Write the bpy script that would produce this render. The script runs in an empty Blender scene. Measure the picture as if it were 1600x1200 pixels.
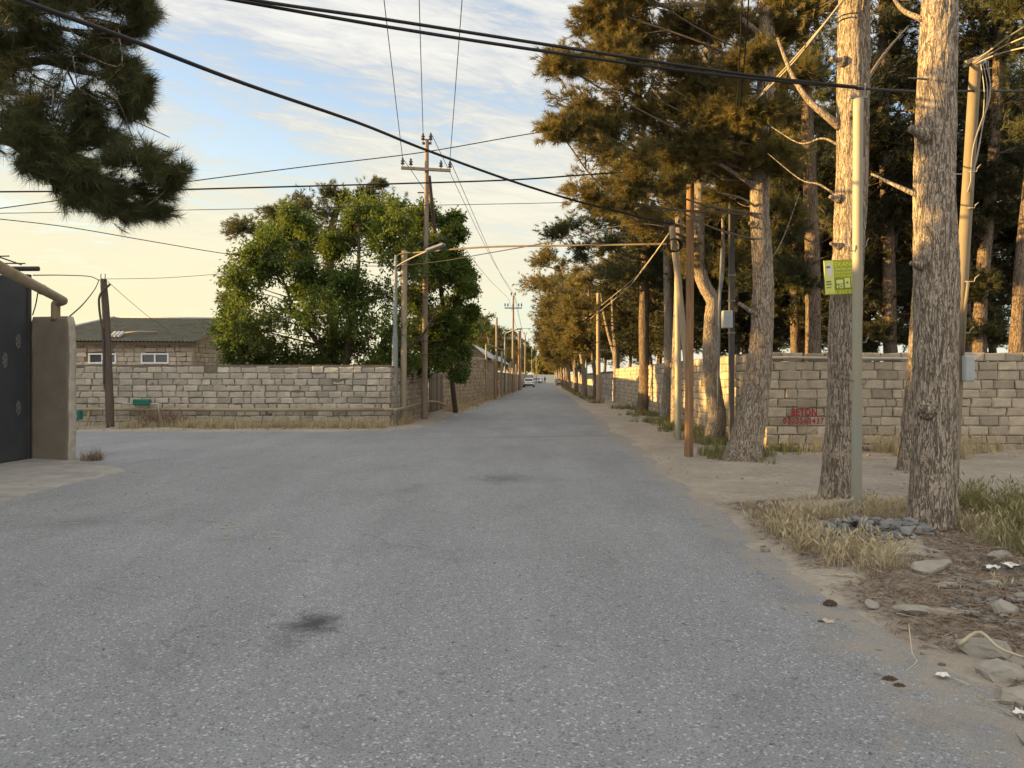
import bpy, math, random
import numpy as np
from mathutils import Vector, noise as mn

# ------------------------------------------------------------------ camera, sky, sun, exposure
SC = bpy.context.scene
COL = SC.collection
CAM_Z = 1.55
F = 1200.0                       # focal length in photo pixels
cam = bpy.data.cameras.new('camera')
cam_o = bpy.data.objects.new('camera', cam)
COL.objects.link(cam_o)
cam_o.location = (0, 0, CAM_Z)
cam_o.rotation_euler = (math.pi / 2, 0, 0)
cam.sensor_width = 36
cam.lens = 27
cam.shift_y = -10 / 1600
cam.clip_start = 0.05
cam.clip_end = 5000
SC.camera = cam_o

SUN_AZ, SUN_EL = -90.5, 8.2       # degrees from +Y (clockwise), elevation
SKY_STRENGTH = 0.10
SC.view_settings.view_transform = 'Standard'
SC.view_settings.look = 'None'
SC.view_settings.exposure = 2.66
SC.view_settings.gamma = 1
SC.cycles.max_bounces = 8
SC.cycles.transparent_max_bounces = 16
SC.cycles.use_denoising = True
SC.cycles.denoising_prefilter = 'ACCURATE'

def build_world():
    w = bpy.data.worlds.new('World')
    SC.world = w
    w.use_nodes = True
    nt = w.node_tree
    N, L = nt.nodes.new, nt.links.new
    bg = nt.nodes['Background']
    bg.inputs[1].default_value = SKY_STRENGTH
    sky = N('ShaderNodeTexSky')
    sky.sky_type = 'NISHITA'
    sky.sun_disc = False
    sky.sun_elevation = math.radians(SUN_EL)
    sky.sun_rotation = math.radians(SUN_AZ)
    sky.air_density = 1.0
    sky.dust_density = 1.2
    sky.ozone_density = 1.6
    tc = N('ShaderNodeTexCoord')
    sep = N('ShaderNodeSeparateXYZ')
    L(tc.outputs['Generated'], sep.inputs[0])
    def m(op, a, b=None, c=None, clamp=False):
        n = N('ShaderNodeMath'); n.operation = op; n.use_clamp = clamp
        for i, v in enumerate((a, b, c)):
            if v is None: continue
            if isinstance(v, (int, float)): n.inputs[i].default_value = v
            else: L(v, n.inputs[i])
        return n.outputs[0]
    zc = m('MAXIMUM', sep.outputs[2], 0.0)
    den = m('ADD', zc, 0.10)
    u = m('ADD', m('DIVIDE', sep.outputs[0], den), 0.32)
    v = m('DIVIDE', sep.outputs[1], den)
    def comb(a, b, c=0.0):
        n = N('ShaderNodeCombineXYZ')
        for i, q in enumerate((a, b, c)):
            if isinstance(q, (int, float)): n.inputs[i].default_value = q
            else: L(q, n.inputs[i])
        return n.outputs[0]
    # rotate a little so that the streaks run down to the right
    ca, sa = math.cos(0.5), math.sin(0.5)
    ur = m('ADD', m('MULTIPLY', u, ca), m('MULTIPLY', v, sa))
    vr = m('SUBTRACT', m('MULTIPLY', v, ca), m('MULTIPLY', u, sa))
    def noise(vec, scale, detail, rough, dist, w_=0.0):
        n = N('ShaderNodeTexNoise'); n.noise_dimensions = '4D'
        L(vec, n.inputs['Vector']); n.inputs['W'].default_value = w_
        n.inputs['Scale'].default_value = scale; n.inputs['Detail'].default_value = detail
        n.inputs['Roughness'].default_value = rough; n.inputs['Distortion'].default_value = dist
        return n.outputs['Fac']
    def ramp(x, a, b):
        n = N('ShaderNodeMapRange'); n.interpolation_type = 'SMOOTHSTEP'
        L(x, n.inputs[0]); n.inputs[1].default_value = a; n.inputs[2].default_value = b
        return n.outputs[0]
    streak = noise(comb(m('MULTIPLY', ur, 0.55), m('MULTIPLY', vr, 1.4)), 1.15, 10, 0.64, 1.0, 7.9)
    big = noise(comb(u, v), 0.75, 3, 0.5, 0.4, 2.2)
    fine = noise(comb(m('MULTIPLY', ur, 0.8), m('MULTIPLY', vr, 2.2)), 5.5, 9, 0.68, 0.8, 1.4)
    dens = m('ADD', m('MULTIPLY', streak, 0.55), m('ADD', m('MULTIPLY', big, 0.40), m('MULTIPLY', fine, 0.40)))
    # the cover thickens overhead and behind the viewer
    over = m('ADD', m('MULTIPLY', ramp(zc, 0.50, 0.80), 0.16), m('MULTIPLY', ramp(sep.outputs[1], 0.25, -0.25), 0.14))
    dens = m('ADD', dens, over)
    cloud = ramp(dens, 0.565, 0.69)
    thick = ramp(dens, 0.60, 0.80)
    sd = (math.sin(math.radians(SUN_AZ)), math.cos(math.radians(SUN_AZ)), 0.15)
    dp = N('ShaderNodeVectorMath'); dp.operation = 'DOT_PRODUCT'
    L(tc.outputs['Generated'], dp.inputs[0]); dp.inputs[1].default_value = sd
    side = ramp(dp.outputs['Value'], -0.85, 0.70)
    low = ramp(zc, 0.42, 0.05)
    def mix(fac, a, b, mode='MIX'):
        n = N('ShaderNodeMix'); n.data_type = 'RGBA'; n.blend_type = mode
        if isinstance(fac, (int, float)): n.inputs[0].default_value = fac
        else: L(fac, n.inputs[0])
        for s, q in ((6, a), (7, b)):
            if isinstance(q, tuple): n.inputs[s].default_value = (*q, 1)
            else: L(q, n.inputs[s])
        return n.outputs[2]
    c_hi = mix(thick, (1.04, 1.08, 1.12), (1.62, 1.56, 1.42))
    c_lo = mix(side, (1.42, 1.38, 1.18), (1.66, 1.48, 0.94))
    c_cloud = mix(low, c_hi, c_lo)
    # unseen cloud banks behind the viewer, brightened to fill walls facing the camera
    c_cloud = mix(m('MULTIPLY', ramp(sep.outputs[1], 0.1, -0.5), 0.8), c_cloud, (2.5, 2.48, 2.42))
    # clear air: the physical sky, lifted by the light it scatters between the clouds
    lift = mix(0.62, sky.outputs[0], mix(ramp(zc, 0.10, 0.55), (1.00, 1.08, 1.07), (0.54, 0.65, 0.87)))
    veil = mix(side, (1.02, 1.26, 1.28), (1.58, 1.44, 0.86))
    vf = m('MULTIPLY', ramp(zc, 0.34, 0.0), m('ADD', 0.45, m('MULTIPLY', side, 0.5)))
    c1 = mix(vf, lift, veil)
    c2 = mix(m('MULTIPLY', cloud, 0.9), c1, c_cloud)
    clampn = N('ShaderNodeVectorMath'); clampn.operation = 'MINIMUM'
    L(c2, clampn.inputs[0]); clampn.inputs[1].default_value = (5, 4.0, 2.4)
    L(clampn.outputs[0], bg.inputs[0])
build_world()

sun = bpy.data.lights.new('sun', 'SUN')
sun.energy = 2.9
sun.angle = math.radians(0.5)
sun.color = (0.86, 0.53, 0.175)
sun_o = bpy.data.objects.new('sun', sun)
COL.objects.link(sun_o)
_a, _e = math.radians(SUN_AZ), math.radians(SUN_EL)
SUN_DIR = Vector((math.sin(_a) * math.cos(_e), math.cos(_a) * math.cos(_e), math.sin(_e)))
sun_o.rotation_euler = SUN_DIR.to_track_quat('Z', 'Y').to_euler()
sun_o.location = (-30, 0, 20)

# ------------------------------------------------------------------ helpers
K = 50 / 1200.0                   # the road runs along (K, 1)
def P(px, py, d):
    """world point that stands d metres ahead; used once to read places off the photo"""
    return np.array([(px - 800) / F * d, d, CAM_Z - (py - 590) / F * d])
def G(px, py):
    d = CAM_Z * F / (py - 590)
    return np.array([(px - 800) / F * d, d, 0.0])
def rel(x, y): return x - K * y
def rx(r, y): return r + K * y

def ss(a, b, x):
    t = np.clip((x - a) / (b - a), 0, 1)
    return t * t * (3 - 2 * t)

class MB:
    """collects vertices and faces, then links them as ONE mesh object"""
    def __init__(s):
        s.V, s.T, s.F, s.M, s.S, s.n = [], [], [], [], [], 0
    def add(s, V, faces, mat=0, tone=None, smooth=False):
        V = np.asarray(V, dtype=np.float32).reshape(-1, 3)
        if not isinstance(faces, list) or (len(faces) and not isinstance(faces[0], np.ndarray)):
            by = {}
            for f in faces: by.setdefault(len(f), []).append(f)
            faces = [np.array(q, dtype=np.int64) for q in by.values()]
        for f in faces:
            s.F.append(f + s.n); s.M.append(np.full(len(f), mat)); s.S.append(np.full(len(f), smooth))
        if tone is None: tone = 0.5
        s.T.append(np.broadcast_to(np.asarray(tone, dtype=np.float32), (len(V),)).copy())
        s.V.append(V); s.n += len(V)
        return s
    def absorb(s, o, mat):
        for V, T in zip(o.V, o.T): s.V.append(V); s.T.append(T)
        for f, S_ in zip(o.F, o.S): s.F.append(f + s.n); s.M.append(np.full(len(f), mat)); s.S.append(S_)
        s.n += o.n
        return s
    def box(s, c, size, mat=0, tone=None, rz=0, bev=0.0, axes=None):
        c = np.asarray(c, float); h = np.asarray(size, float) / 2
        if bev <= 0:
            pts = np.array([[x, y, z] for x in (-1, 1) for y in (-1, 1) for z in (-1, 1)]) * h
            fc = [(0, 1, 3, 2), (4, 6, 7, 5), (0, 4, 5, 1), (2, 3, 7, 6), (0, 2, 6, 4), (1, 5, 7, 3)]
        else:
            b = min(bev, *(h * 0.9))
            pts, idx = [], {}
            for sx in (-1, 1):
                for sy in (-1, 1):
                    for sz in (-1, 1):
                        for a in range(3):
                            q = np.array([sx * (h[0] - b), sy * (h[1] - b), sz * (h[2] - b)])
                            q[a] += b * (sx, sy, sz)[a]
                            idx[(sx, sy, sz, a)] = len(pts); pts.append(q)
            pts = np.array(pts); fc = []
            for a in range(3):
                o = [k for k in range(3) if k != a]
                for sa in (-1, 1):
                    loop = []
                    for s1, s2 in ((-1, -1), (1, -1), (1, 1), (-1, 1)):
                        k = [0, 0, 0]; k[a] = sa; k[o[0]] = s1; k[o[1]] = s2
                        loop.append(idx[(*k, a)])
                    fc.append(tuple(loop))
            for a in range(3):
                o = [k for k in range(3) if k != a]
                for s1 in (-1, 1):
                    for s2 in (-1, 1):
                        k = [0, 0, 0]; k[o[0]] = s1; k[o[1]] = s2
                        k0 = list(k); k0[a] = -1; k1 = list(k); k1[a] = 1
                        fc.append((idx[(*k0, o[0])], idx[(*k1, o[0])], idx[(*k1, o[1])], idx[(*k0, o[1])]))
            for sx in (-1, 1):
                for sy in (-1, 1):
                    for sz in (-1, 1):
                        fc.append(tuple(idx[(sx, sy, sz, a)] for a in range(3)))
        if axes is not None:
            pts = pts @ np.asarray(axes, float)
        elif rz:
            ca, sa = math.cos(rz), math.sin(rz)
            pts = np.stack([pts[:, 0] * ca - pts[:, 1] * sa, pts[:, 0] * sa + pts[:, 1] * ca, pts[:, 2]], 1)
        return s.add(pts + c, fc, mat, tone)
    def tube(s, pts, rad, segs=8, mat=0, tone=None, caps=True, smooth=True, shape=None):
        pts = np.asarray(pts, float); n = len(pts)
        rad = np.broadcast_to(np.asarray(rad, float), (n,))
        tan = np.gradient(pts, axis=0)
        tan /= np.linalg.norm(tan, axis=1)[:, None] + 1e-12
        ref = np.array([1.0, 0, 0]) if abs(tan[0][0]) < 0.8 else np.array([0, 1.0, 0])
        u = ref - tan[0] * ref.dot(tan[0]); u /= np.linalg.norm(u)
        U = []
        for t in tan:
            u = u - t * u.dot(t); u = u / (np.linalg.norm(u) + 1e-12); U.append(u)
        U = np.array(U); W = np.cross(tan, U)
        th = np.arange(segs) / segs * 2 * math.pi
        R = rad[:, None] * np.ones(segs)[None, :]
        if shape is not None: R = R + shape(pts, th)
        ring = pts[:, None, :] + R[:, :, None] * (np.cos(th)[None, :, None] * U[:, None, :] + np.sin(th)[None, :, None] * W[:, None, :])
        V = ring.reshape(-1, 3)
        i = np.arange(n - 1)[:, None] * segs; j = np.arange(segs)[None, :]; k = (j + 1) % segs
        q = np.stack([i + j, i + k, i + segs + k, i + segs + j], -1).reshape(-1, 4)
        fs = [q]
        if caps:
            fs += [np.arange(segs)[None, ::-1], (np.arange(segs) + (n - 1) * segs)[None, :]]
        return s.add(V, fs, mat, tone, smooth)
    def build(s, name, mats, parent=None, base=None):
        me = bpy.data.meshes.new(name)
        V = np.concatenate(s.V); T = np.concatenate(s.T)
        root = parent
        if root is not None:
            while root.parent: root = root.parent
            off = np.array(root.location)
        else:
            off = np.array(base, float) if base is not None else np.array([(V[:, 0].min() + V[:, 0].max()) / 2, (V[:, 1].min() + V[:, 1].max()) / 2, V[:, 2].min()])
        V = V - off.astype(np.float32)
        loops = np.concatenate([f.ravel() for f in s.F]).astype(np.int32)
        sizes = np.concatenate([np.full(len(f), f.shape[1]) for f in s.F]).astype(np.int32)
        starts = np.concatenate([[0], np.cumsum(sizes)[:-1]]).astype(np.int32)
        me.vertices.add(len(V)); me.vertices.foreach_set('co', V.ravel())
        me.loops.add(len(loops)); me.loops.foreach_set('vertex_index', loops)
        me.polygons.add(len(sizes)); me.polygons.foreach_set('loop_start', starts); me.polygons.foreach_set('loop_total', sizes)
        me.polygons.foreach_set('material_index', np.concatenate(s.M).astype(np.int32))
        me.polygons.foreach_set('use_smooth', np.concatenate(s.S).astype(bool))
        me.update(calc_edges=True); me.validate()
        at = me.attributes.new('tone', 'FLOAT', 'POINT'); at.data.foreach_set('value', T)
        for m_ in (mats if isinstance(mats, (list, tuple)) else [mats]): me.materials.append(m_)
        o = bpy.data.objects.new(name, me); COL.objects.link(o)
        if parent is None: o.location = off
        else: o.parent = parent
        return o

def thing(name, label, cat, loc=(0, 0, 0), group=None):
    o = bpy.data.objects.new(name, None); COL.objects.link(o)
    o.location = loc; o.empty_display_size = 0.2
    return tag(o, label, cat, group)
def tag(o, label, cat, group=None):
    o['label'] = label; o['category'] = cat
    if group: o['group'] = group
    return o
def structure(o): o['kind'] = 'structure'; return o
def stuff(o, label=None, cat=None):
    o['kind'] = 'stuff'
    if label: o['label'] = label; o['category'] = cat
    return o
def copy_thing(root, loc, rz=0.0, sc=1.0, label=None, group=None):
    r = root.copy(); COL.objects.link(r)
    r.location = loc; r.rotation_euler = (0, 0, rz); r.scale = (sc, sc, sc)
    if label: r['label'] = label
    if group: r['group'] = group
    for ch in list(root.children):
        c = ch.copy(); COL.objects.link(c); c.parent = r
        for g in list(ch.children):
            d = g.copy(); COL.objects.link(d); d.parent = c
    return r

def spline(pts, n):
    """Catmull-Rom through pts (k, m), n samples"""
    pts = np.asarray(pts, float)
    if len(pts) == 2:
        t = np.linspace(0, 1, n)[:, None]; return pts[0] * (1 - t) + pts[1] * t
    p = np.vstack([2 * pts[0] - pts[1], pts, 2 * pts[-1] - pts[-2]])
    t = np.linspace(0, len(pts) - 1 - 1e-9, n); i = t.astype(int); f = (t - i)[:, None]
    a, b, c, d = p[i], p[i + 1], p[i + 2], p[i + 3]
    return 0.5 * (2 * b + (c - a) * f + (2 * a - 5 * b + 4 * c - d) * f ** 2 + (3 * b - a - 3 * c + d) * f ** 3)

# ------------------------------------------------------------------ materials
def new_mat(name):
    m = bpy.data.materials.new(name); m.use_nodes = True
    nt = m.node_tree
    return m, nt, nt.nodes['Principled BSDF']
class NT:
    def __init__(s, nt): s.nt = nt
    def n(s, t, **kw):
        q = s.nt.nodes.new(t)
        for k, v in kw.items(): setattr(q, k, v)
        return q
    def l(s, a, b): s.nt.links.new(a, b)
    def put(s, v, inp):
        if isinstance(v, (int, float)): inp.default_value = v
        elif isinstance(v, tuple): inp.default_value = (*v, 1) if len(v) == 3 and inp.type == 'RGBA' else v
        else: s.l(v, inp)
    def math(s, op, a, b=None, clamp=False):
        q = s.n('ShaderNodeMath', operation=op, use_clamp=clamp); s.put(a, q.inputs[0])
        if b is not None: s.put(b, q.inputs[1])
        return q.outputs[0]
    def mix(s, f, a, b, mode='MIX'):
        q = s.n('ShaderNodeMix', data_type='RGBA', blend_type=mode)
        s.put(f, q.inputs[0]); s.put(a, q.inputs[6]); s.put(b, q.inputs[7]); return q.outputs[2]
    def coords(s, scale=(1, 1, 1), kind='Object'):
        t = s.n('ShaderNodeTexCoord'); mp = s.n('ShaderNodeMapping'); s.l(t.outputs[kind], mp.inputs[0])
        mp.inputs['Scale'].default_value = scale; return mp.outputs[0]
    def noise(s, vec, scale, detail=4, rough=0.55, dist=0.0):
        q = s.n('ShaderNodeTexNoise'); s.l(vec, q.inputs['Vector'])
        q.inputs['Scale'].default_value = scale; q.inputs['Detail'].default_value = detail
        q.inputs['Roughness'].default_value = rough; q.inputs['Distortion'].default_value = dist
        return q.outputs['Fac']
    def voro(s, vec, scale, feature='F1', rnd=1.0):
        q = s.n('ShaderNodeTexVoronoi', feature=feature); s.l(vec, q.inputs['Vector'])
        q.inputs['Scale'].default_value = scale; q.inputs['Randomness'].default_value = rnd; return q
    def range(s, x, a, b, c=0.0, d=1.0):
        q = s.n('ShaderNodeMapRange', interpolation_type='SMOOTHSTEP'); s.put(x, q.inputs[0])
        for i, v in enumerate((a, b, c, d)): q.inputs[i + 1].default_value = v
        return q.outputs[0]
    def attr(s, name='tone'):
        q = s.n('ShaderNodeAttribute', attribute_name=name); return q.outputs['Fac']
    def bump(s, h, strength, dist, normal=None):
        q = s.n('ShaderNodeBump'); s.l(h, q.inputs['Height']); q.inputs['Strength'].default_value = strength
        q.inputs['Distance'].default_value = dist
        if normal is not None: s.l(normal, q.inputs['Normal'])
        return q.outputs[0]

def mat(name, c1, c2=None, scale=6.0, rough=0.8, bump=0.0, stretch=(1, 1, 1), metal=0.0, tone=0.0, dirt=None, spec=0.35, bscale=None):
    m, nt, b = new_mat(name); t = NT(nt)
    v = t.coords(stretch)
    f = t.range(t.noise(v, scale, 6, 0.65, 0.4), 0.28, 0.72)
    c = t.mix(f, c1, c2 or tuple(q * 0.72 for q in c1))
    if dirt:
        d = t.range(t.noise(v, scale * 0.31, 5, 0.6, 0.8), 0.50, 0.72)
        c = t.mix(t.math('MULTIPLY', d, 0.8), c, dirt)
    if tone:
        k = t.math('ADD', t.math('MULTIPLY', t.math('SUBTRACT', t.attr(), 0.5), tone), 1.0)
        kk = t.n('ShaderNodeCombineXYZ')
        for i in range(3): t.l(k, kk.inputs[i])
        c = t.mix(1.0, c, kk.outputs[0], 'MULTIPLY')
    t.l(c, b.inputs['Base Color'])
    b.inputs['Roughness'].default_value = rough; b.inputs['Metallic'].default_value = metal
    b.inputs['Specular IOR Level'].default_value = spec
    if bump:
        t.l(t.bump(t.noise(v, bscale or scale * 3, 6, 0.7), 0.6, bump), b.inputs['Normal'])
    return m

def leaf_mat(name, c1, c2, trans=0.35, warm=(1, 1, 1)):
    m, nt, b = new_mat(name); t = NT(nt)
    c = t.mix(t.attr(), c1, c2)
    t.l(c, b.inputs['Base Color']); b.inputs['Roughness'].default_value = 0.6
    b.inputs['Specular IOR Level'].default_value = 0.25
    tr = t.n('ShaderNodeBsdfTranslucent'); t.l(t.mix(1.0, c, warm, 'MULTIPLY'), tr.inputs[0])
    mx = t.n('ShaderNodeMixShader'); mx.inputs[0].default_value = trans
    t.l(b.outputs[0], mx.inputs[1]); t.l(tr.outputs[0], mx.inputs[2])
    t.l(mx.outputs[0], nt.nodes['Material Output'].inputs[0])
    return m

def bark_mat(name, plate, plate2, fissure, sc=1.0):
    """vertical plates split by thin, wandering fissures"""
    m, nt, b = new_mat(name); t = NT(nt)
    def warped(stretch, amt):
        v = t.coords(stretch)
        q = t.n('ShaderNodeTexNoise'); t.l(v, q.inputs['Vector']); q.inputs['Scale'].default_value = 9 * sc; q.inputs['Detail'].default_value = 4
        mv = t.n('ShaderNodeVectorMath', operation='MULTIPLY_ADD'); t.l(q.outputs['Color'], mv.inputs[0])
        mv.inputs[1].default_value = (amt, amt, amt); t.l(v, mv.inputs[2]); return mv.outputs[0]
    va = warped((1, 1, 0.13), 0.10 / sc); vb = warped((1, 1, 0.3), 0.05 / sc)
    def ridge(v, scale):
        n = t.noise(v, scale * sc, 2, 0.5)
        return t.math('ABSOLUTE', t.math('SUBTRACT', n, 0.5))
    r1 = ridge(va, 29); r2 = ridge(vb, 52)
    plates = t.voro(vb, 30 * sc).outputs['Color']
    f1 = t.range(r1, 0.0, 0.055); f2 = t.range(r2, 0.0, 0.05)
    n1 = t.noise(t.coords((1, 1, 0.5)), 60 * sc, 6, 0.7)
    n2 = t.noise(t.coords((1, 1, 0.6)), 2.0, 4, 0.6)
    sp = t.n('ShaderNodeSeparateColor'); t.l(plates, sp.inputs[0])
    c = t.mix(t.range(n2, 0.3, 0.7), plate, plate2)
    c = t.mix(t.math('MULTIPLY', sp.outputs[0], 0.30), c, tuple(q * 0.75 for q in plate2))
    c = t.mix(t.math('MULTIPLY', t.range(n1, 0.4, 0.75), 0.35), c, tuple(min(1, q * 1.1) for q in plate))
    c = t.mix(t.math('MULTIPLY', t.math('SUBTRACT', 1.0, f1), 0.78), c, fissure)
    c = t.mix(t.math('MULTIPLY', t.math('SUBTRACT', 1.0, f2), 0.45), c, fissure)
    t.l(c, b.inputs['Base Color']); b.inputs['Roughness'].default_value = 0.92
    b.inputs['Specular IOR Level'].default_value = 0.15
    h = t.math('ADD', t.math('MULTIPLY', f1, 1.0), t.math('ADD', t.math('MULTIPLY', f2, 0.5), t.math('ADD', t.math('MULTIPLY', n1, 0.35), t.math('MULTIPLY', sp.outputs[1], 0.4))))
    t.l(t.bump(h, 1.0, 0.018 / sc), b.inputs['Normal'])
    return m

def asphalt_mat():
    m, nt, b = new_mat('asphalt'); t = NT(nt)
    v = t.coords()
    g1 = t.noise(v, 125, 3, 0.75)
    g2 = t.voro(v, 130).outputs['Distance']
    cell = t.voro(v, 88).outputs['Color']
    big = t.noise(v, 0.35, 5, 0.6, 0.6)
    mid = t.noise(t.coords((1.6, 0.28, 1)), 0.9, 5, 0.65, 0.3)
    c = t.mix(t.range(g1, 0.30, 0.70), (0.150, 0.155, 0.165), (0.325, 0.332, 0.345))
    sepc = t.n('ShaderNodeSeparateColor'); t.l(cell, sepc.inputs[0])
    bright = t.range(sepc.outputs[0], 0.90, 0.98)
    c = t.mix(t.math('MULTIPLY', bright, 0.7), c, (0.56, 0.56, 0.55))
    dark = t.range(sepc.outputs[1], 0.86, 0.95)
    c = t.mix(t.math('MULTIPLY', dark, 0.5), c, (0.07, 0.07, 0.075))
    kk = t.range(big, 0.25, 0.75, 0.92, 1.08)
    k2 = t.range(mid, 0.25, 0.75, 0.90, 1.09)
    cmb = t.n('ShaderNodeCombineXYZ'); p = t.math('MULTIPLY', kk, k2)
    for i in range(3): t.l(p, cmb.inputs[i])
    c = t.mix(1.0, c, cmb.outputs[0], 'MULTIPLY')
    # pale dust drifted over the road near its edges
    ed = t.attr('tone')
    dn = t.noise(v, 2.6, 7, 0.68, 0.5)
    d = t.range(t.math('ADD', ed, t.math('MULTIPLY', t.math('SUBTRACT', dn, 0.5), 1.3)), 0.24, -0.10)
    c = t.mix(t.math('MULTIPLY', d, 0.85), c, t.mix(t.range(g1, 0.3, 0.7), (0.24, 0.21, 0.175), (0.36, 0.32, 0.265)))
    # an oil stain and a tar patch, worn into the road
    def stain(c, x, y, sx, sy, amt, col):
        mp = t.n('ShaderNodeMapping'); tc = t.n('ShaderNodeTexCoord'); t.l(tc.outputs['Object'], mp.inputs[0])
        mp.vector_type = 'TEXTURE'
        mp.inputs['Location'].default_value = (x, y, 0); mp.inputs['Scale'].default_value = (sx, sy, 1)
        mp.inputs['Rotation'].default_value = (0, 0, 0.2)
        ln = t.n('ShaderNodeVectorMath', operation='LENGTH'); t.l(mp.outputs[0], ln.inputs[0])
        q = t.math('ADD', ln.outputs['Value'], t.math('MULTIPLY', t.math('SUBTRACT', t.noise(v, 7, 7, 0.75, 0.6), 0.5), 2.4))
        return t.mix(t.math('MULTIPLY', t.range(q, 0.95, 0.0), amt), c, col)
    c = stain(c, -1.25, 4.84, 0.27, 0.36, 0.85, (0.03, 0.03, 0.033))
    c = stain(c, -1.36, 4.55, 0.16, 0.5, 0.35, (0.06, 0.06, 0.063))
    c = stain(c, -0.15, 11.8, 0.75, 0.8, 0.5, (0.07, 0.07, 0.072))
    c = stain(c, 0.2, 20.0, 5.0, 0.35, 0.35, (0.09, 0.09, 0.09))
    c = stain(c, -4.6, 8.2, 0.8, 0.5, 0.3, (0.08, 0.08, 0.08))
    wn = t.n('ShaderNodeTexNoise'); t.l(v, wn.inputs['Vector']); wn.inputs['Scale'].default_value = 1.6; wn.inputs['Detail'].default_value = 6
    wv = t.n('ShaderNodeVectorMath', operation='MULTIPLY_ADD'); t.l(wn.outputs['Color'], wv.inputs[0]); wv.inputs[1].default_value = (0.9, 0.9, 0); t.l(v, wv.inputs[2])
    ce = t.voro(wv.outputs[0], 0.42, 'DISTANCE_TO_EDGE').outputs['Distance']
    crack = t.math('MULTIPLY', t.range(ce, 0.010, 0.002), t.range(t.noise(v, 0.55, 3, 0.5), 0.50, 0.60))
    c = t.mix(t.math('MULTIPLY', crack, 0.22), c, (0.06, 0.06, 0.06))
    pn = t.range(t.noise(v, 0.9, 4, 0.55, 1.2), 0.60, 0.66)
    c = t.mix(t.math('MULTIPLY', pn, 0.16), c, (0.10, 0.10, 0.105))
    fl = t.n('ShaderNodeSeparateColor'); t.l(t.voro(v, 11).outputs['Color'], fl.inputs[0])
    fd = t.voro(v, 11).outputs['Distance']
    fm = t.math('MULTIPLY', t.range(fl.outputs[0], 0.90, 0.92), t.range(fd, 0.30, 0.12))
    c = t.mix(t.math('MULTIPLY', fm, 0.5), c, (0.06, 0.06, 0.065))
    t.l(c, b.inputs['Base Color'])
    b.inputs['Roughness'].default_value = 0.78; b.inputs['Specular IOR Level'].default_value = 0.4
    h = t.math('ADD', t.math('MULTIPLY', g1, 0.8), t.math('MULTIPLY', g2, -0.7))
    t.l(t.bump(h, 0.7, 0.008), b.inputs['Normal'])
    return m

def dirt_mat():
    m, nt, b = new_mat('dirt'); t = NT(nt)
    v = t.coords()
    n1 = t.noise(v, 0.8, 6, 0.65, 0.4); n2 = t.noise(v, 9, 8, 0.7, 0.2); n3 = t.noise(v, 60, 4, 0.7)
    c = t.mix(t.range(n1, 0.3, 0.7), (0.33, 0.285, 0.235), (0.45, 0.40, 0.335))
    c = t.mix(t.math('MULTIPLY', t.range(n2, 0.35, 0.7), 0.5), c, (0.21, 0.17, 0.128))
    c = t.mix(t.math('MULTIPLY', t.range(n3, 0.45, 0.75), 0.45), c, (0.42, 0.37, 0.30))
    # fallen-needle litter, brown, where the tone attribute says so
    lit = t.range(t.math('ADD', t.attr('tone'), t.math('MULTIPLY', t.math('SUBTRACT', n2, 0.5), 1.0)), 0.45, 0.95)
    c = t.mix(t.math('MULTIPLY', lit, 0.85), c, t.mix(t.range(n3, 0.35, 0.7), (0.085, 0.058, 0.042), (0.20, 0.148, 0.105)))
    t.l(c, b.inputs['Base Color']); b.inputs['Roughness'].default_value = 0.95; b.inputs['Specular IOR Level'].default_value = 0.15
    h = t.math('ADD', t.math('MULTIPLY', n2, 1.0), t.math('MULTIPLY', n3, 0.45))
    t.l(t.bump(h, 0.8, 0.03), b.inputs['Normal'])
    return m

def stone_mat(name, a, b_, dark):
    m, nt, b = new_mat(name); t = NT(nt)
    v = t.coords()
    n1 = t.noise(v, 3.5, 6, 0.65, 0.3); n2 = t.noise(v, 24, 6, 0.7); n3 = t.voro(v, 42).outputs['Distance']
    c = t.mix(t.range(n1, 0.3, 0.7), a, b_)
    c = t.mix(t.math('MULTIPLY', t.range(n2, 0.5, 0.75), 0.55), c, dark)
    k = t.math('ADD', t.math('MULTIPLY', t.math('SUBTRACT', t.attr(), 0.5), 0.8), 1.0)
    kk = t.n('ShaderNodeCombineXYZ')
    for i in range(3): t.l(k, kk.inputs[i])
    c = t.mix(1.0, c, kk.outputs[0], 'MULTIPLY')
    st = t.noise(t.coords((1, 1, 0.25)), 0.9, 5, 0.7, 0.5)
    c = t.mix(t.math('MULTIPLY', t.range(st, 0.52, 0.74), 0.4), c, dark)
    t.l(c, b.inputs['Base Color']); b.inputs['Roughness'].default_value = 0.93; b.inputs['Specular IOR Level'].default_value = 0.2
    h = t.math('ADD', n2, t.math('MULTIPLY', t.range(n3, 0.0, 0.35), 0.5))
    t.l(t.bump(h, 0.8, 0.012), b.inputs['Normal'])
    return m

def paint_mat(name, col):
    """stencil paint worn thin: the wall shows through in specks"""
    m, nt, b = new_mat(name); t = NT(nt)
    v = t.coords()
    b.inputs['Base Color'].default_value = (*col, 1); b.inputs['Roughness'].default_value = 0.85
    b.inputs['Specular IOR Level'].default_value = 0.2
    tr = t.n('ShaderNodeBsdfTransparent'); mx = t.n('ShaderNodeMixShader')
    t.l(t.range(t.noise(v, 30, 7, 0.8), 0.33, 0.50, 0.25, 0.97), mx.inputs[0])
    t.l(tr.outputs[0], mx.inputs[1]); t.l(b.outputs[0], mx.inputs[2])
    t.l(mx.outputs[0], nt.nodes['Material Output'].inputs[0])
    return m

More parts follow.
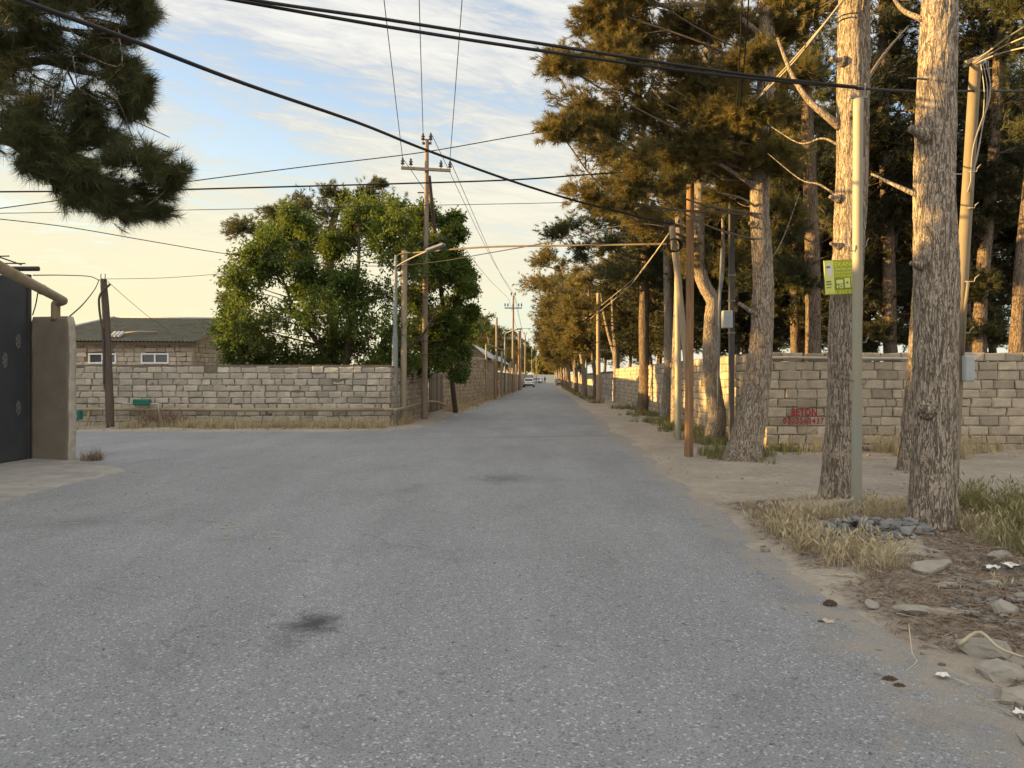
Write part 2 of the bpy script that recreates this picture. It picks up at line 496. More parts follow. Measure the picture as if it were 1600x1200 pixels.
M = {}
M['asphalt'] = asphalt_mat()
M['dirt'] = dirt_mat()
M['concrete'] = mat('concrete', (0.36, 0.345, 0.32), (0.27, 0.255, 0.23), 3, 0.9, 0.006, dirt=(0.2, 0.185, 0.165), bscale=30)
M['plaster'] = mat('plaster', (0.24, 0.20, 0.15), (0.18, 0.149, 0.112), 1.6, 0.92, 0.006, dirt=(0.13, 0.104, 0.08), bscale=22)
M['plaster_pale'] = mat('plaster_pale', (0.46, 0.42, 0.35), (0.30, 0.27, 0.22), 5, 0.92, 0.006, dirt=(0.2, 0.17, 0.13), bscale=22)
M['render_wall'] = mat('render_wall', (0.36, 0.32, 0.26), (0.28, 0.25, 0.2), 2, 0.92, 0.005, bscale=20)
M['stone'] = stone_mat('stone', (0.345, 0.285, 0.208), (0.44, 0.37, 0.275), (0.165, 0.135, 0.10))
M['stone_grey'] = stone_mat('stone_grey', (0.37, 0.325, 0.26), (0.47, 0.42, 0.345), (0.18, 0.155, 0.12))
M['mortar'] = mat('mortar', (0.19, 0.16, 0.125), (0.12, 0.1, 0.078), 8, 0.95, 0.01, bscale=40)
M['bark'] = bark_mat('bark', (0.445, 0.37, 0.285), (0.36, 0.294, 0.225), (0.125, 0.098, 0.076))
M['bark_dark'] = bark_mat('bark_dark', (0.29, 0.22, 0.16), (0.22, 0.165, 0.12), (0.06, 0.042, 0.03), 0.9)
M['branch'] = mat('branch', (0.15, 0.115, 0.08), (0.09, 0.07, 0.05), 12, 0.9, 0.004)
M['needle_shaded'] = leaf_mat('needle_shaded', (0.026, 0.034, 0.017), (0.066, 0.066, 0.028), 0.25, (1.2, 1.05, 0.6))  # needle colour darkened to stand in for shade inside the grove
M['bark_leafy'] = bark_mat('bark_leafy', (0.22, 0.18, 0.13), (0.16, 0.13, 0.1), (0.05, 0.04, 0.03), 1.3)
M['needle'] = leaf_mat('needle', (0.085, 0.086, 0.032), (0.245, 0.210, 0.078), 0.38, (1.3, 1.05, 0.6))
M['needle_green'] = leaf_mat('needle_green', (0.055, 0.068, 0.032), (0.130, 0.130, 0.054), 0.30, (1.2, 1.1, 0.6))
M['leaf'] = leaf_mat('leaf', (0.055, 0.100, 0.026), (0.160, 0.205, 0.048), 0.42, (1.25, 1.15, 0.5))
M['leaf_yellow'] = leaf_mat('leaf_yellow', (0.20, 0.17, 0.035), (0.32, 0.27, 0.05), 0.4)
M['cone'] = mat('cone', (0.12, 0.08, 0.05), rough=0.9)
M['dry_grass'] = leaf_mat('dry_grass', (0.33, 0.265, 0.155), (0.62, 0.53, 0.34), 0.3)
M['green_grass'] = leaf_mat('green_grass', (0.12, 0.135, 0.045), (0.33, 0.30, 0.13), 0.3)
M['litter'] = leaf_mat('litter', (0.075, 0.048, 0.034), (0.40, 0.29, 0.20), 0.1)
M['straw'] = leaf_mat('straw', (0.40, 0.33, 0.22), (0.60, 0.52, 0.38), 0.1)
M['wood_orange'] = mat('wood_orange', (0.33, 0.19, 0.09), (0.19, 0.11, 0.06), 5, 0.85, 0.008, (6, 6, 0.4), dirt=(0.10, 0.07, 0.05))
M['wood_grey'] = mat('wood_grey', (0.33, 0.26, 0.19), (0.20, 0.15, 0.11), 6, 0.88, 0.006, (6, 6, 0.35), dirt=(0.13, 0.1, 0.075))
M['wood_dark'] = mat('wood_dark', (0.13, 0.10, 0.075), (0.075, 0.058, 0.045), 6, 0.88, 0.006, (6, 6, 0.35))
M['wood_pale'] = mat('wood_pale', (0.35, 0.29, 0.205), (0.27, 0.22, 0.155), 6, 0.88, 0.004, (6, 6, 0.3))
M['pole_paint'] = mat('pole_paint', (0.27, 0.285, 0.245), (0.34, 0.29, 0.19), 2.2, 0.6, 0.002, (3, 3, 0.6), dirt=(0.26, 0.17, 0.08), bscale=30)
M['pole_grey'] = mat('pole_grey', (0.19, 0.215, 0.205), (0.25, 0.27, 0.25), 4, 0.6, 0.001)
M['pole_concrete'] = mat('pole_concrete', (0.24, 0.195, 0.128), (0.18, 0.145, 0.097), 4, 0.88, 0.003, (1, 1, 0.4), bscale=40)
M['steel_dark'] = mat('steel_dark', (0.05, 0.048, 0.046), (0.085, 0.07, 0.055), 5, 0.6, 0.001)
M['gate'] = mat('gate', (0.052, 0.060, 0.064), (0.040, 0.046, 0.05), 1.4, 0.5, 0.001, dirt=(0.075, 0.078, 0.076))
M['gate_iron'] = mat('gate_iron', (0.035, 0.036, 0.038), (0.05, 0.045, 0.04), 6, 0.55, 0.001)
M['gas_pipe'] = mat('gas_pipe', (0.35, 0.285, 0.18), (0.28, 0.22, 0.135), 3, 0.55, 0.001, dirt=(0.24, 0.17, 0.1))
M['gas_pipe_grey'] = mat('gas_pipe_grey', (0.45, 0.42, 0.36), (0.36, 0.33, 0.27), 3, 0.6, 0.001)
M['pipe_worn'] = mat('pipe_worn', (0.14, 0.11, 0.07), (0.10, 0.077, 0.05), 4, 0.7, 0.001, dirt=(0.09, 0.065, 0.045))
M['rosette'] = mat('rosette', (0.13, 0.13, 0.125), (0.085, 0.085, 0.08), 9, 0.6)
M['green_box'] = mat('green_box', (0.022, 0.16, 0.115), (0.018, 0.12, 0.09), 4, 0.45)
M['white_frame'] = mat('white_frame', (0.78, 0.78, 0.78), (0.7, 0.7, 0.69), 4, 0.45)
M['glass'] = mat('glass', (0.05, 0.058, 0.066), (0.075, 0.08, 0.085), 9, 0.08, stretch=(8, 8, 0.3), spec=0.5)
M['roof_slate'] = mat('roof_slate', (0.115, 0.11, 0.085), (0.075, 0.075, 0.055), 2.4, 0.92, 0.004, dirt=(0.055, 0.06, 0.04), bscale=30)
M['roof_pale'] = mat('roof_pale', (0.46, 0.46, 0.45), (0.36, 0.36, 0.35), 4, 0.85)
M['roof_zinc'] = mat('roof_zinc', (0.44, 0.46, 0.52), (0.37, 0.39, 0.44), 2, 0.5)
M['black_wire'] = mat('black_wire', (0.012, 0.012, 0.013), (0.02, 0.02, 0.02), 5, 0.6)
M['pale_wire'] = mat('pale_wire', (0.42, 0.37, 0.29), (0.34, 0.3, 0.24), 5, 0.6)
M['insulator'] = mat('insulator', (0.035, 0.03, 0.03), (0.06, 0.05, 0.045), 9, 0.25, spec=0.6)
M['galv'] = mat('galv', (0.22, 0.225, 0.225), (0.16, 0.165, 0.165), 5, 0.5, 0.001)
M['box_grey'] = mat('box_grey', (0.40, 0.42, 0.42), (0.32, 0.335, 0.335), 3, 0.5)
M['sign_green'] = mat('sign_green', (0.36, 0.42, 0.035), (0.33, 0.38, 0.03), 6, 0.4)
M['sign_dark'] = mat('sign_dark', (0.20, 0.24, 0.02), (0.18, 0.215, 0.02), 6, 0.4)
M['sign_pale'] = mat('sign_pale', (0.68, 0.72, 0.22), (0.6, 0.64, 0.18), 6, 0.4)
M['sign_yellow'] = mat('sign_yellow', (0.75, 0.70, 0.05), (0.68, 0.63, 0.05), 6, 0.4)
M['sign_grey'] = mat('sign_grey', (0.20, 0.22, 0.13), rough=0.5)
M['red_paint'] = paint_mat('red_paint', (0.30, 0.016, 0.026))
M['yellow_paint'] = mat('yellow_paint', (0.62, 0.40, 0.10), (0.55, 0.36, 0.12), 3, 0.85)
M['label_pink'] = mat('label_pink', (0.50, 0.36, 0.33), (0.42, 0.3, 0.28), 6, 0.7)
M['rock'] = mat('rock', (0.33, 0.30, 0.255), (0.245, 0.22, 0.18), 5, 0.95, 0.012, tone=0.5, dirt=(0.2, 0.17, 0.135), bscale=22)
M['rubble'] = mat('rubble', (0.23, 0.225, 0.215), (0.135, 0.13, 0.125), 8, 0.95, 0.012, tone=0.8, bscale=40)
M['car_paint'] = mat('car_paint', (0.66, 0.66, 0.65), (0.6, 0.6, 0.6), 2, 0.3, spec=0.5)
M['car_paint_beige'] = mat('car_paint_beige', (0.42, 0.39, 0.34), (0.38, 0.35, 0.3), 2, 0.35, spec=0.5)
M['rubber'] = mat('rubber', (0.02, 0.02, 0.02), rough=0.85)
M['red_lens'] = mat('red_lens', (0.28, 0.02, 0.02), rough=0.25)
M['plate_white'] = mat('plate_white', (0.5, 0.5, 0.5), rough=0.5)
M['blue_metal'] = mat('blue_metal', (0.02, 0.05, 0.22), (0.02, 0.04, 0.17), 3, 0.5)
M['paper'] = mat('paper', (0.72, 0.71, 0.68), (0.6, 0.58, 0.55), 8, 0.7)
M['cloth_dark'] = mat('cloth_dark', (0.03, 0.03, 0.035), rough=0.9)
M['skin'] = mat('skin', (0.35, 0.2, 0.14), rough=0.7)
M['boards'] = mat('boards', (0.26, 0.225, 0.185), (0.17, 0.145, 0.115), 6, 0.9, 0.004, (8, 8, 0.4), tone=0.6)
M['render_far'] = mat('render_far', (0.42, 0.43, 0.37), (0.36, 0.37, 0.31), 0.6, 0.9)

def text_mesh(parent, name, s, height, origin, xdir, ydir, m, width=None, bold=0.0, depth=0.001, spacing=1.0):
    """flat lettering, as a mesh, on the plane spanned by xdir and ydir"""
    cu = bpy.data.curves.new(name, 'FONT'); cu.body = s; cu.size = 1.0; cu.offset = bold
    cu.extrude = 0.0; cu.resolution_u = 3; cu.space_character = spacing
    o = bpy.data.objects.new('t', cu); COL.objects.link(o)
    dg = bpy.context.evaluated_depsgraph_get(); dg.update()
    me = bpy.data.meshes.new_from_object(o.evaluated_get(dg))
    bpy.data.objects.remove(o)
    V = np.array([v.co[:] for v in me.vertices]); fs = [tuple(p.vertices) for p in me.polygons]
    bpy.data.meshes.remove(me)
    lo, hi = V.min(0), V.max(0)
    sy = height / (hi[1] - lo[1]); sx = (width / (hi[0] - lo[0])) if width else sy
    X, Y = np.asarray(xdir, float), np.asarray(ydir, float); Nn = np.cross(X, Y)
    W = np.asarray(origin, float) + ((V[:, 0] - lo[0]) * sx)[:, None] * X + ((V[:, 1] - lo[1]) * sy)[:, None] * Y + Nn * depth
    return MB().add(W, fs).build(name, m, parent)

# ------------------------------------------------------------------ ground, road, apron
def verge_dist(x, y):
    """metres outside the carriageway (negative on it)"""
    r = x - K * y
    right = r - 1.94 - 0.35 * ss(60, 120, y)
    left_lim = -3.75 + 0.35 * ss(30, 50, y)
    a, b = y - 21.9 - 0.02 * np.abs(x + 3.5), left_lim - r
    left = np.minimum(a, b)
    # rounded street corner
    q = (a > -1) & (b > -1) & (a < 3) & (b < 3)
    left = np.where(q, np.minimum(left, 3 - np.hypot(3 - np.clip(a, -1, 3), 3 - np.clip(b, -1, 3))), left)
    pill = np.minimum(14.1 - y, -8.9 - x)
    pill = np.maximum(pill, np.minimum(-8.6 - x, 14.55 - y))
    end = y - 262.0
    return np.maximum(np.maximum(np.maximum(right, left), pill), end)

def vnoise(x, y, s, seed=0.0, octaves=3):
    return np.array([mn.fractal(Vector((a * s, b * s, seed)), 1.0, 2.0, octaves) for a, b in zip(x.ravel(), y.ravel())]).reshape(x.shape)

def bank(x, y):
    """the rough bank of earth at the near right"""
    r = x - K * y
    return ss(2.2, 3.4, r) * ss(11.5, 7.5, y)

def ground_z(x, y, n1=None, n2=None):
    x = np.asarray(x, float); y = np.asarray(y, float)
    if n1 is None: n1 = vnoise(x, y, 0.9, 3.3)
    if n2 is None: n2 = vnoise(x, y, 3.2, 7.7, 2)
    d = verge_dist(x, y) + 0.32 * n1
    z = -0.03 + 0.05 * ss(-0.25, 0.45, d)
    off = ss(0.1, 1.2, d)
    z = z + off * (0.022 * n1 + 0.010 * n2) + bank(x, y) * (0.05 + 0.07 * n1 + 0.035 * n2)
    return z
def gz(x, y): return float(ground_z(np.array([x]), np.array([y]))[0])

def axis(dense_lo, dense_hi, step, far, grow=1.28):
    a = list(np.arange(dense_lo, dense_hi + 1e-6, step)); s = step
    while a[-1] < far: s *= grow; a.append(a[-1] + s)
    s = step
    while a[0] > -far: s *= grow; a.insert(0, a[0] - s)
    return np.array(a)

def sheet(xs, ys):
    X, Y = np.meshgrid(xs, ys)
    n, m = X.shape
    i = np.arange(n - 1)[:, None] * m; j = np.arange(m - 1)[None, :]
    q = np.stack([i + j, i + j + 1, i + m + j + 1, i + m + j], -1).reshape(-1, 4)
    return X, Y, q
def build_ground():
    xs = axis(-6.0, 12.0, 0.14, 1500); ys = axis(1.6, 27.0, 0.14, 1800)
    X, Y, q = sheet(xs, ys)
    near = (np.abs(X) < 60) & (np.abs(Y) < 120)
    n1 = np.zeros(X.shape); n2 = np.zeros(X.shape)
    n1[near] = vnoise(X[near], Y[near], 0.9, 3.3); n2[near] = vnoise(X[near], Y[near], 3.2, 7.7, 2)
    Z = ground_z(X, Y, n1, n2)
    r = X - K * Y
    lit = bank(X, Y) * 0.62 + 0.38 * ss(-3.9, -4.6, r) * ss(22.5, 24, Y) + 0.25 * ss(3.9, 4.5, r)
    o = MB().add(np.stack([X, Y, Z], -1), [q], 0, lit.ravel(), True).build('ground', M['dirt'], base=(0, 0, 0))
    return structure(o)
build_ground()

def build_road():
    ys = np.concatenate([np.arange(-8, 30, 0.3), np.arange(30, 60, 0.8), np.arange(60, 270, 3.0)])
    rs = np.concatenate([np.arange(-60, -10, 2.0), np.arange(-10, 3.0, 0.2)])
    X, Y, q = sheet(rs, ys)
    X = X + K * Y
    D = verge_dist(X, Y)
    keep = (D.ravel()[q] < 0.75).any(1)
    sag = -0.02 * ss(-0.5, 0.6, D)
    V = np.stack([X, Y, np.full(X.shape, 0.004) + sag * 0.5], -1)
    tone = np.clip(-D / 1.6, 0, 1.2)
    o = MB().add(V, [q[keep]], 0, tone.ravel(), True).build('road', M['asphalt'], base=(0, 0, 0))
    return structure(o)
build_road()

def build_apron():
    edge = [G(122, 721), G(205, 734), G(196, 741), G(150, 751), G(95, 764), G(40, 780), G(-30, 796), G(-160, 830), G(-420, 900)]
    e = np.array(edge)[:, :2]
    back = np.array([[-8.6, 14.4], [-9.2, 14.3], [-9.2, 13], [-9.2, 11.6], [-9.2, 10.2], [-9.2, 8.8], [-9.2, 7.6], [-9.2, 6.6], [-9.2, 5.4]])
    n = 9
    V, fs = [], []
    es = spline(e, 60); bs = spline(back, 60)
    rng = np.random.default_rng(5)
    es += rng.normal(0, 0.03, es.shape)
    m = 12
    for k in range(60):
        for j in range(m):
            t = j / (m - 1)
            p = bs[k] * (1 - t) + es[k] * t
            z = 0.05 - 0.035 * t + 0.004 * mn.noise(Vector((p[0] * 2, p[1] * 2, 0)))
            if j == m - 1: z = -0.02
            V.append((p[0], p[1], z))
    for k in range(59):
        for j in range(m - 1):
            a = k * m + j
            fs.append((a, a + 1, a + m + 1, a + m))
    structure(MB().add(V, fs, smooth=True).build('concrete_apron', M['concrete'], base=(0, 0, 0)))
build_apron()

# ------------------------------------------------------------------ stone walls
def stone_wall(p0, p1, h, side, seed, t=0.25, row=0.195, bl=0.40, jit=1.0, stack=0.0, ragged=0.4, z0=-0.06, mb=None, skip=None, h1=None):
    """rough-cut limestone blocks laid in courses between two ground points; side = +1/-1 picks the dressed face"""
    rng = np.random.default_rng(seed)
    mb = mb or MB()
    p0 = np.array([p0[0], p0[1], 0.0]); p1 = np.array([p1[0], p1[1], 0.0])
    Lw = np.linalg.norm(p1 - p0); u = (p1 - p0) / Lw
    nrm = np.array([u[1], -u[0], 0]) * side
    up = np.array([0, 0, 1.0])
    h1 = h if h1 is None else h1
    if skip is None:
        core_h = (min(h, h1) - 0.012 - z0)
        c = (p0 + p1) / 2 - nrm * (t / 2 + 0.012) + up * (z0 + core_h / 2)
        mb.box(c, (Lw - 0.04, t - 0.03, core_h), 1, 0.5, axes=np.array([u, nrm, up]))
    rows = int(round((max(h, h1) - z0) / row))
    gu = np.array([0, 0.07, 0.5, 0.93, 1]); gv = np.array([0, 0.14, 0.86, 1])
    GU, GV = np.meshgrid(gu, gv)
    inner = ((GU > 0) & (GU < 1) & (GV > 0) & (GV < 1))
    ii = np.arange(3)[:, None] * 5; jj = np.arange(4)[None, :]
    quad = np.stack([ii + jj, ii + jj + 1, ii + jj + 6, ii + jj + 5], -1).reshape(-1, 4)
    loop = np.array([0, 1, 2, 3, 4, 9, 14, 19, 18, 17, 16, 15, 10, 5])
    k = np.arange(14); kn = (k + 1) % 14
    sides = np.stack([loop[kn], loop[k], 20 + k, 20 + kn], -1)
    for r in range(rows):
        za = z0 + r * row
        x = -rng.uniform(0, bl * (1 - stack)) if stack < 1 else 0.0
        if stack: x = -bl * 0.5 * (r % 2) * (1 - stack) - rng.uniform(0, 0.05)
        while x < Lw:
            w = bl * rng.uniform(0.86, 1.14)
            if rng.random() < 0.10: w *= 0.55
            if Lw - (x + w) < bl * 0.3: w = Lw - x
            a, b = max(x, 0), min(x + w, Lw)
            x += w
            if b - a < 0.06: continue
            frac = (a + b) / 2 / Lw
            hl = h * (1 - frac) + h1 * frac
            zb = za + row
            if za > hl - row * 0.5: continue
            if r == rows - 1 or zb > hl - row * 0.4:
                zb += rng.normal(0, 0.018) * ragged
                if rng.random() < 0.04 * ragged: continue
            if skip and skip(p0 + u * ((a + b) / 2), (za + zb) / 2): continue
            gap = rng.uniform(0.003, 0.013) * jit
            g2 = rng.uniform(0.002, 0.010) * jit
            ua, ub = a + gap, b - gap; va, vb = za + g2, zb - g2
            prot = rng.normal(0, 0.007) * jit
            dep = np.where(inner, prot + rng.normal(0, 0.004 * jit, GU.shape), prot - rng.uniform(0.008, 0.022, GU.shape) * jit)
            UU = ua + GU * (ub - ua) + rng.normal(0, 0.008 * jit, GU.shape)
            wv_ = lambda q, lv: 0.02 * mn.noise(Vector((q * 0.7, lv * 1.3, seed * 3.1)))
            w0, w1 = wv_((a + b) / 2, r), wv_((a + b) / 2, r + 1)
            VV = va + w0 + GV * (vb - va + w1 - w0) + rng.normal(0, 0.005 * jit, GU.shape)
            FV = p0 + UU[..., None] * u + VV[..., None] * up + dep[..., None] * nrm
            FV = FV.reshape(-1, 3)
            BV = FV[loop] - nrm * (t - 0.02 + dep.reshape(-1)[loop][:, None])
            tn = np.clip(rng.normal(0.5, 0.16), 0.05, 0.95)
            fs = [quad if side > 0 else quad[:, ::-1], sides if side > 0 else sides[:, ::-1], (20 + np.arange(14))[None, ::(1 if side > 0 else -1)]]
            mb.add(np.vstack([FV, BV]), fs, 0, tn)
    return mb

# right-hand boundary wall: one thing, the run across and the run along the road
RW_D = 16.2
c_near = (5.35, RW_D); c_far = (6.45, 49.0)
wall_r = stone_wall(c_near, (34.0, RW_D + 0.4), 2.12, 1, 11, bl=0.41, h1=1.9, jit=1.05)
stone_wall((5.33, RW_D + 0.27), c_far, 2.12, -1, 12, bl=0.37, stack=0.8, jit=1.0, mb=wall_r)
wall_r = wall_r.build('stone_wall', [M['stone'], M['mortar']])
tag(wall_r, 'rough limestone block wall around the pine grove, with red stencilled writing on it', 'wall')
zw = 1.55 - (650.5 - 590) / F * RW_D
f1 = P(1236, 650.5, RW_D - 0.018); f2 = P(1223, 662.5, RW_D - 0.018)
text_mesh(wall_r, 'stencil_word', 'BETON', 0.178, f1, (1, 0.0, 0), (0, 0, 1), M['red_paint'], 0.535, 0.034, 0.027, 1.12)
text_mesh(wall_r, 'stencil_number', '0703563437', 0.140, f2, (1, 0.0, 0), (0, 0, 1), M['red_paint'], 0.86, 0.028, 0.027, 1.25)
o = MB().tube([(5.32, RW_D - 0.055, 1.975), (6.6, RW_D - 0.06, 1.965), (8.4, RW_D - 0.06, 1.95), (9.6, RW_D - 0.05, 1.94)], 0.028, 8).build('wall_pipe', M['gas_pipe_grey'])
tag(o, 'thin pale pipe fixed along the top of the wall above the red writing', 'pipe')

# further wall on the right, beyond the grove wall
far_r = stone_wall((6.6, 49.6), (rx(4.5, 95), 95), 2.0, -1, 13, bl=0.8, row=0.38, jit=1.4)
tag(far_r.build('stone_wall', [M['stone_grey'], M['mortar']]), 'grey block wall further along the road behind the far row of pines', 'wall')
fr = MB()
for k in range(12):
    y0 = 96 + k * 8
    fr.box((rx(4.6, y0 + 4), y0 + 4, 1.0), (0.22, 7.9, 2.0 + 0.1 * (k % 3)), 0, rz=-K)
tag(fr.build('rendered_wall', M['render_wall']), 'low rendered wall at the far end of the right-hand pines', 'wall')

# left-hand walls
LW_D = 24.5
cx_l = (610 - 800) / F * LW_D
w = stone_wall((-16.5, LW_D), (cx_l, LW_D), 1.97, 1, 21, row=0.195, bl=0.43, jit=1.3, ragged=0.9)
stone_wall((cx_l - 0.01, LW_D + 0.27), (-3.62, 33.5), 1.95, 1, 22, bl=0.41, jit=1.1, ragged=0.8, mb=w)
tag(w.build('stone_wall', [M['stone_grey'], M['mortar']]), 'limestone block wall at the left street corner in front of the leafy tree', 'wall')
SH0 = P(692, 600, 37.5)[:2]; SH1 = P(757, 600, 50.5)[:2]; SH2 = P(778, 600, 62.0)[:2]
w = stone_wall(SH0, SH1, 2.75, 1, 23, bl=0.45, row=0.22, jit=1.2, ragged=0.3)
stone_wall(SH1 + np.array([-.01, .27]), SH2, 2.7, 1, 24, bl=0.45, row=0.22, jit=1.2, mb=w, ragged=0.3)
SHED = thing('shed', 'stone shed with a gabled grey sheet roof beyond the leaning brace pole', 'shed', (float(SH1[0]), float(SH1[1]), 0))
w.build('stone_wall', [M['stone'], M['mortar']], SHED)
# gable roof over it, ridge running along the road
def shed_roof():
    y0, y1 = 50.2, 84.0
    dx = lambda y: K * (y - 51)
    xl, xa, xr = P(711, 590, 51)[0], P(740, 590, 51)[0], P(764, 590, 51)[0]
    mb = MB()
    ze, za = 2.95, 3.75
    for (xA, zA, xB, zB) in ((xl, ze, xa, za), (xa, za, xr, ze - 0.05)):
        V = []
        for y in (y0, y1):
            for (x, z) in ((xA, zA), (xB, zB)):
                V += [(x + dx(y), y, z), (x + dx(y), y, z - 0.05)]
        mb.add(V, [(0, 2, 6, 4), (1, 5, 7, 3), (0, 1, 3, 2), (4, 6, 7, 5), (0, 4, 5, 1), (2, 3, 7, 6)])
    mb.build('roof', M['roof_zinc'], SHED)
    g = MB(); y = y0 + 0.35
    V = [(xl + .15, y, 2.7), (xr - .1, y, 2.7), (xr - .1, y, 2.9), (xa, y, 3.68), (xl + .15, y, 2.93)]
    V += [(a, b + 0.1, c) for a, b, c in V]
    g.add(V, [(0, 1, 2, 3, 4), (9, 8, 7, 6, 5)])
    for i in range(9):
        x = xl + 0.2 + i * (xr - xl - 0.35) / 8.0
        zt = 2.9 + (3.68 - 2.9) * (1 - abs(x - xa) / max(xa - xl, 0.1)) - 0.08
        if zt > 2.8: g.box((x, y - 0.015, (2.72 + zt) / 2), (0.13, 0.025, zt - 2.72), tone=0.2 + 0.6 * (i * 37 % 10) / 10)
    g.build('gable', M['boards'], SHED)
    MB().tube([(xl - 0.1, 50.0, 2.78), (xr - 0.1, 50.0, 2.74)], 0.05, 6).build('fascia', M['roof_pale'], SHED)
shed_roof()
# boarded gate between the corner wall and the shed
bg_ = MB()
q0, q1 = np.array([-3.62, 33.6]), np.array([SH0[0], SH0[1]])
for i in range(9):
    t = (i + 0.5) / 9; p = q0 * (1 - t) + q1 * t
    hh = 1.7 + 0.25 * ((i * 29) % 7) / 7
    bg_.box((p[0], p[1], hh / 2), (0.05, 0.4, hh), tone=((i * 53) % 10) / 10, rz=0.02 * ((i * 31) % 5 - 2))
tag(bg_.build('board_fence', M['boards']), 'patched weathered board fence between the corner wall and the shed', 'fence')
tag(stone_wall(SH2 + np.array([0.1, 0.3]), (rx(-3.55, 118), 118), 2.0, 1, 26, bl=0.8, row=0.38, jit=1.5).build('stone_wall', [M['stone'], M['mortar']]),
    'far block wall along the left of the road beyond the shed', 'wall')
fl = MB()
for k in range(10):
    y0 = 119 + k * 14
    fl.box((rx(-3.6, y0 + 7), y0 + 7, 1.05), (0.25, 13.8, 2.1 + 0.2 * ((k * 7) % 3)), 0, rz=-K)
tag(fl.build('rendered_wall', M['render_wall']), 'plain low wall far down the left side past the white car', 'wall')
fe = MB().box((rx(0, 275), 275, 1.3), (60, 0.3, 2.6)).build('end_wall', M['render_far'])
tag(fe, 'pale grey-green wall closing the far end of the road', 'wall')

# ------------------------------------------------------------------ low house behind the corner wall
def left_house():
    d = 31.5
    xA, xB = P(40, 590, d)[0], P(301, 590, d)[0]
    H = thing('house', 'low stone house with a mossy corrugated roof and two small white windows', 'house', ((xA + xB) / 2, d, 0))
    wins = [P(160.5, 560, d)[0], P(242.5, 560, d)[0]]
    def skip(p, z): return any(abs(p[0] - wx) < 0.60 for wx in wins) and 2.1 < z < 2.6
    mb = stone_wall((xA, d), (xB, d), 3.0, 1, 31, bl=0.42, row=0.2, jit=1.2, skip=skip, z0=1.0)
    mb.box(((xA + xB) / 2, d + 0.17, 1.5), (xB - xA - 0.05, 0.2, 2.98), 1)
    xC, dC = P(420, 590, 41)[0], 41.0
    stone_wall((xB, d + 0.27), (xC, dC), 3.0, 1, 32, bl=0.42, row=0.2, jit=1.2, z0=1.0, mb=mb)
    mb.box(((xA + xC) / 2 - 1.2, dC, 1.5), (xC - xA + 2, 0.2, 3.0), 1)
    mb.box((xA, (d + dC) / 2 + 0.2, 1.5), (0.2, dC - d - 0.6, 3.0), 1)
    # gable triangle above the slanting side wall
    mid = np.array([(xB + xC) / 2, (d + dC) / 2])
    gt = [(xB, d + 0.1, 2.98), (xC, dC, 2.98), (mid[0], mid[1], 4.25)]
    gt2 = [(a - 0.2, b, c) for a, b, c in gt]
    mb.add(gt + gt2, [(0, 1, 2), (5, 4, 3)], 0, 0.45)
    mb.build('wall', [M['stone_grey'], M['mortar']], H)
    # corrugated roof: front slope, back slope, left hip
    E0, E1 = np.array([xA - 0.3, d - 0.35, 3.06]), np.array([xB + 0.25, d - 0.35, 3.0])
    R0, R1 = np.array([P(180, 590, 36.5)[0], 36.4, 4.38]), np.array([mid[0] + 0.5, mid[1] + 0.25, 4.32])
    B0, B1 = np.array([xA - 0.3, dC + 0.3, 3.06]), np.array([xC + 0.5, dC + 0.3, 3.0])
    def corr(a0, a1, b0, b1, nu, nv, amp=0.022):
        mbr.add(*grid_patch(a0, a1, b0, b1, nu, nv, amp), 0, None, True)
    def grid_patch(a0, a1, b0, b1, nu, nv, amp):
        V = []
        L0 = np.linalg.norm(a1 - a0)
        n = np.cross(a1 - a0, b0 - a0); n /= np.linalg.norm(n)
        if n[2] < 0: n = -n
        for j in range(nv + 1):
            t = j / nv; p, q = a0 * (1 - t) + b0 * t, a1 * (1 - t) + b1 * t
            for i in range(nu + 1):
                s = i / nu
                V.append(p * (1 - s) + q * s + n * (amp * math.sin(s * L0 / 0.16 * 2 * math.pi) + 0.012 * (j % 4 == 0) + 0.01 * mn.noise(Vector((i * .3, j * .9, 0)))))
        fs = [(j * (nu + 1) + i, j * (nu + 1) + i + 1, (j + 1) * (nu + 1) + i + 1, (j + 1) * (nu + 1) + i) for j in range(nv) for i in range(nu)]
        return V, fs
    mbr = MB()
    corr(E0, E1, R0, R1, 360, 12); corr(B1, B0, R1, R0, 80, 6); corr(B0, E0, R0, R0 + 1e-3, 90, 6)
    roof = mbr.build('roof', M['roof_slate'], H)
    rc = MB().tube([R0 + (0, 0, .02), R1 + (0, 0, .02)], 0.06, 6); rc.tube([E0 + (0, 0, .03), R0 + (0, 0, .03)], 0.06, 6)
    rc.build('ridge_cap', M['roof_pale'], roof)
    MB().box(((E0 + E1) / 2 + (0, 0.08, -0.09)), (E1[0] - E0[0], 0.05, 0.12)).build('eaves_board', M['wood_dark'], H)
    for wx in wins:
        f = MB(); z0, z1, hw = 2.12, 2.55, 0.57
        y = d - 0.01
        for (cx_, cz, sx, sz) in ((wx, z1 - .03, 2 * hw, .06), (wx, z0 + .03, 2 * hw, .06), (wx - hw + .03, (z0 + z1) / 2, .06, z1 - z0 - .12), (wx + hw - .03, (z0 + z1) / 2, .06, z1 - z0 - .12), (wx, (z0 + z1) / 2, .06, z1 - z0 - .12)):
            f.box((cx_, y, cz), (sx, 0.08, sz))
        fo = f.build('window', M['white_frame'], H)
        MB().box((wx, y + 0.02, (z0 + z1) / 2), (2 * hw - .1, 0.015, z1 - z0 - .1)).build('pane', M['glass'], fo)
    # scrap on the roof
    def on_roof(px, py):
        for k in range(200):
            dd = 31.2 + k * 0.03
            p = P(px, py, dd); t = (dd - E0[1]) / (R0[1] - E0[1])
            if p[2] <= 3.05 + t * 1.33 + 0.06: return p
        return p
    sh = MB()
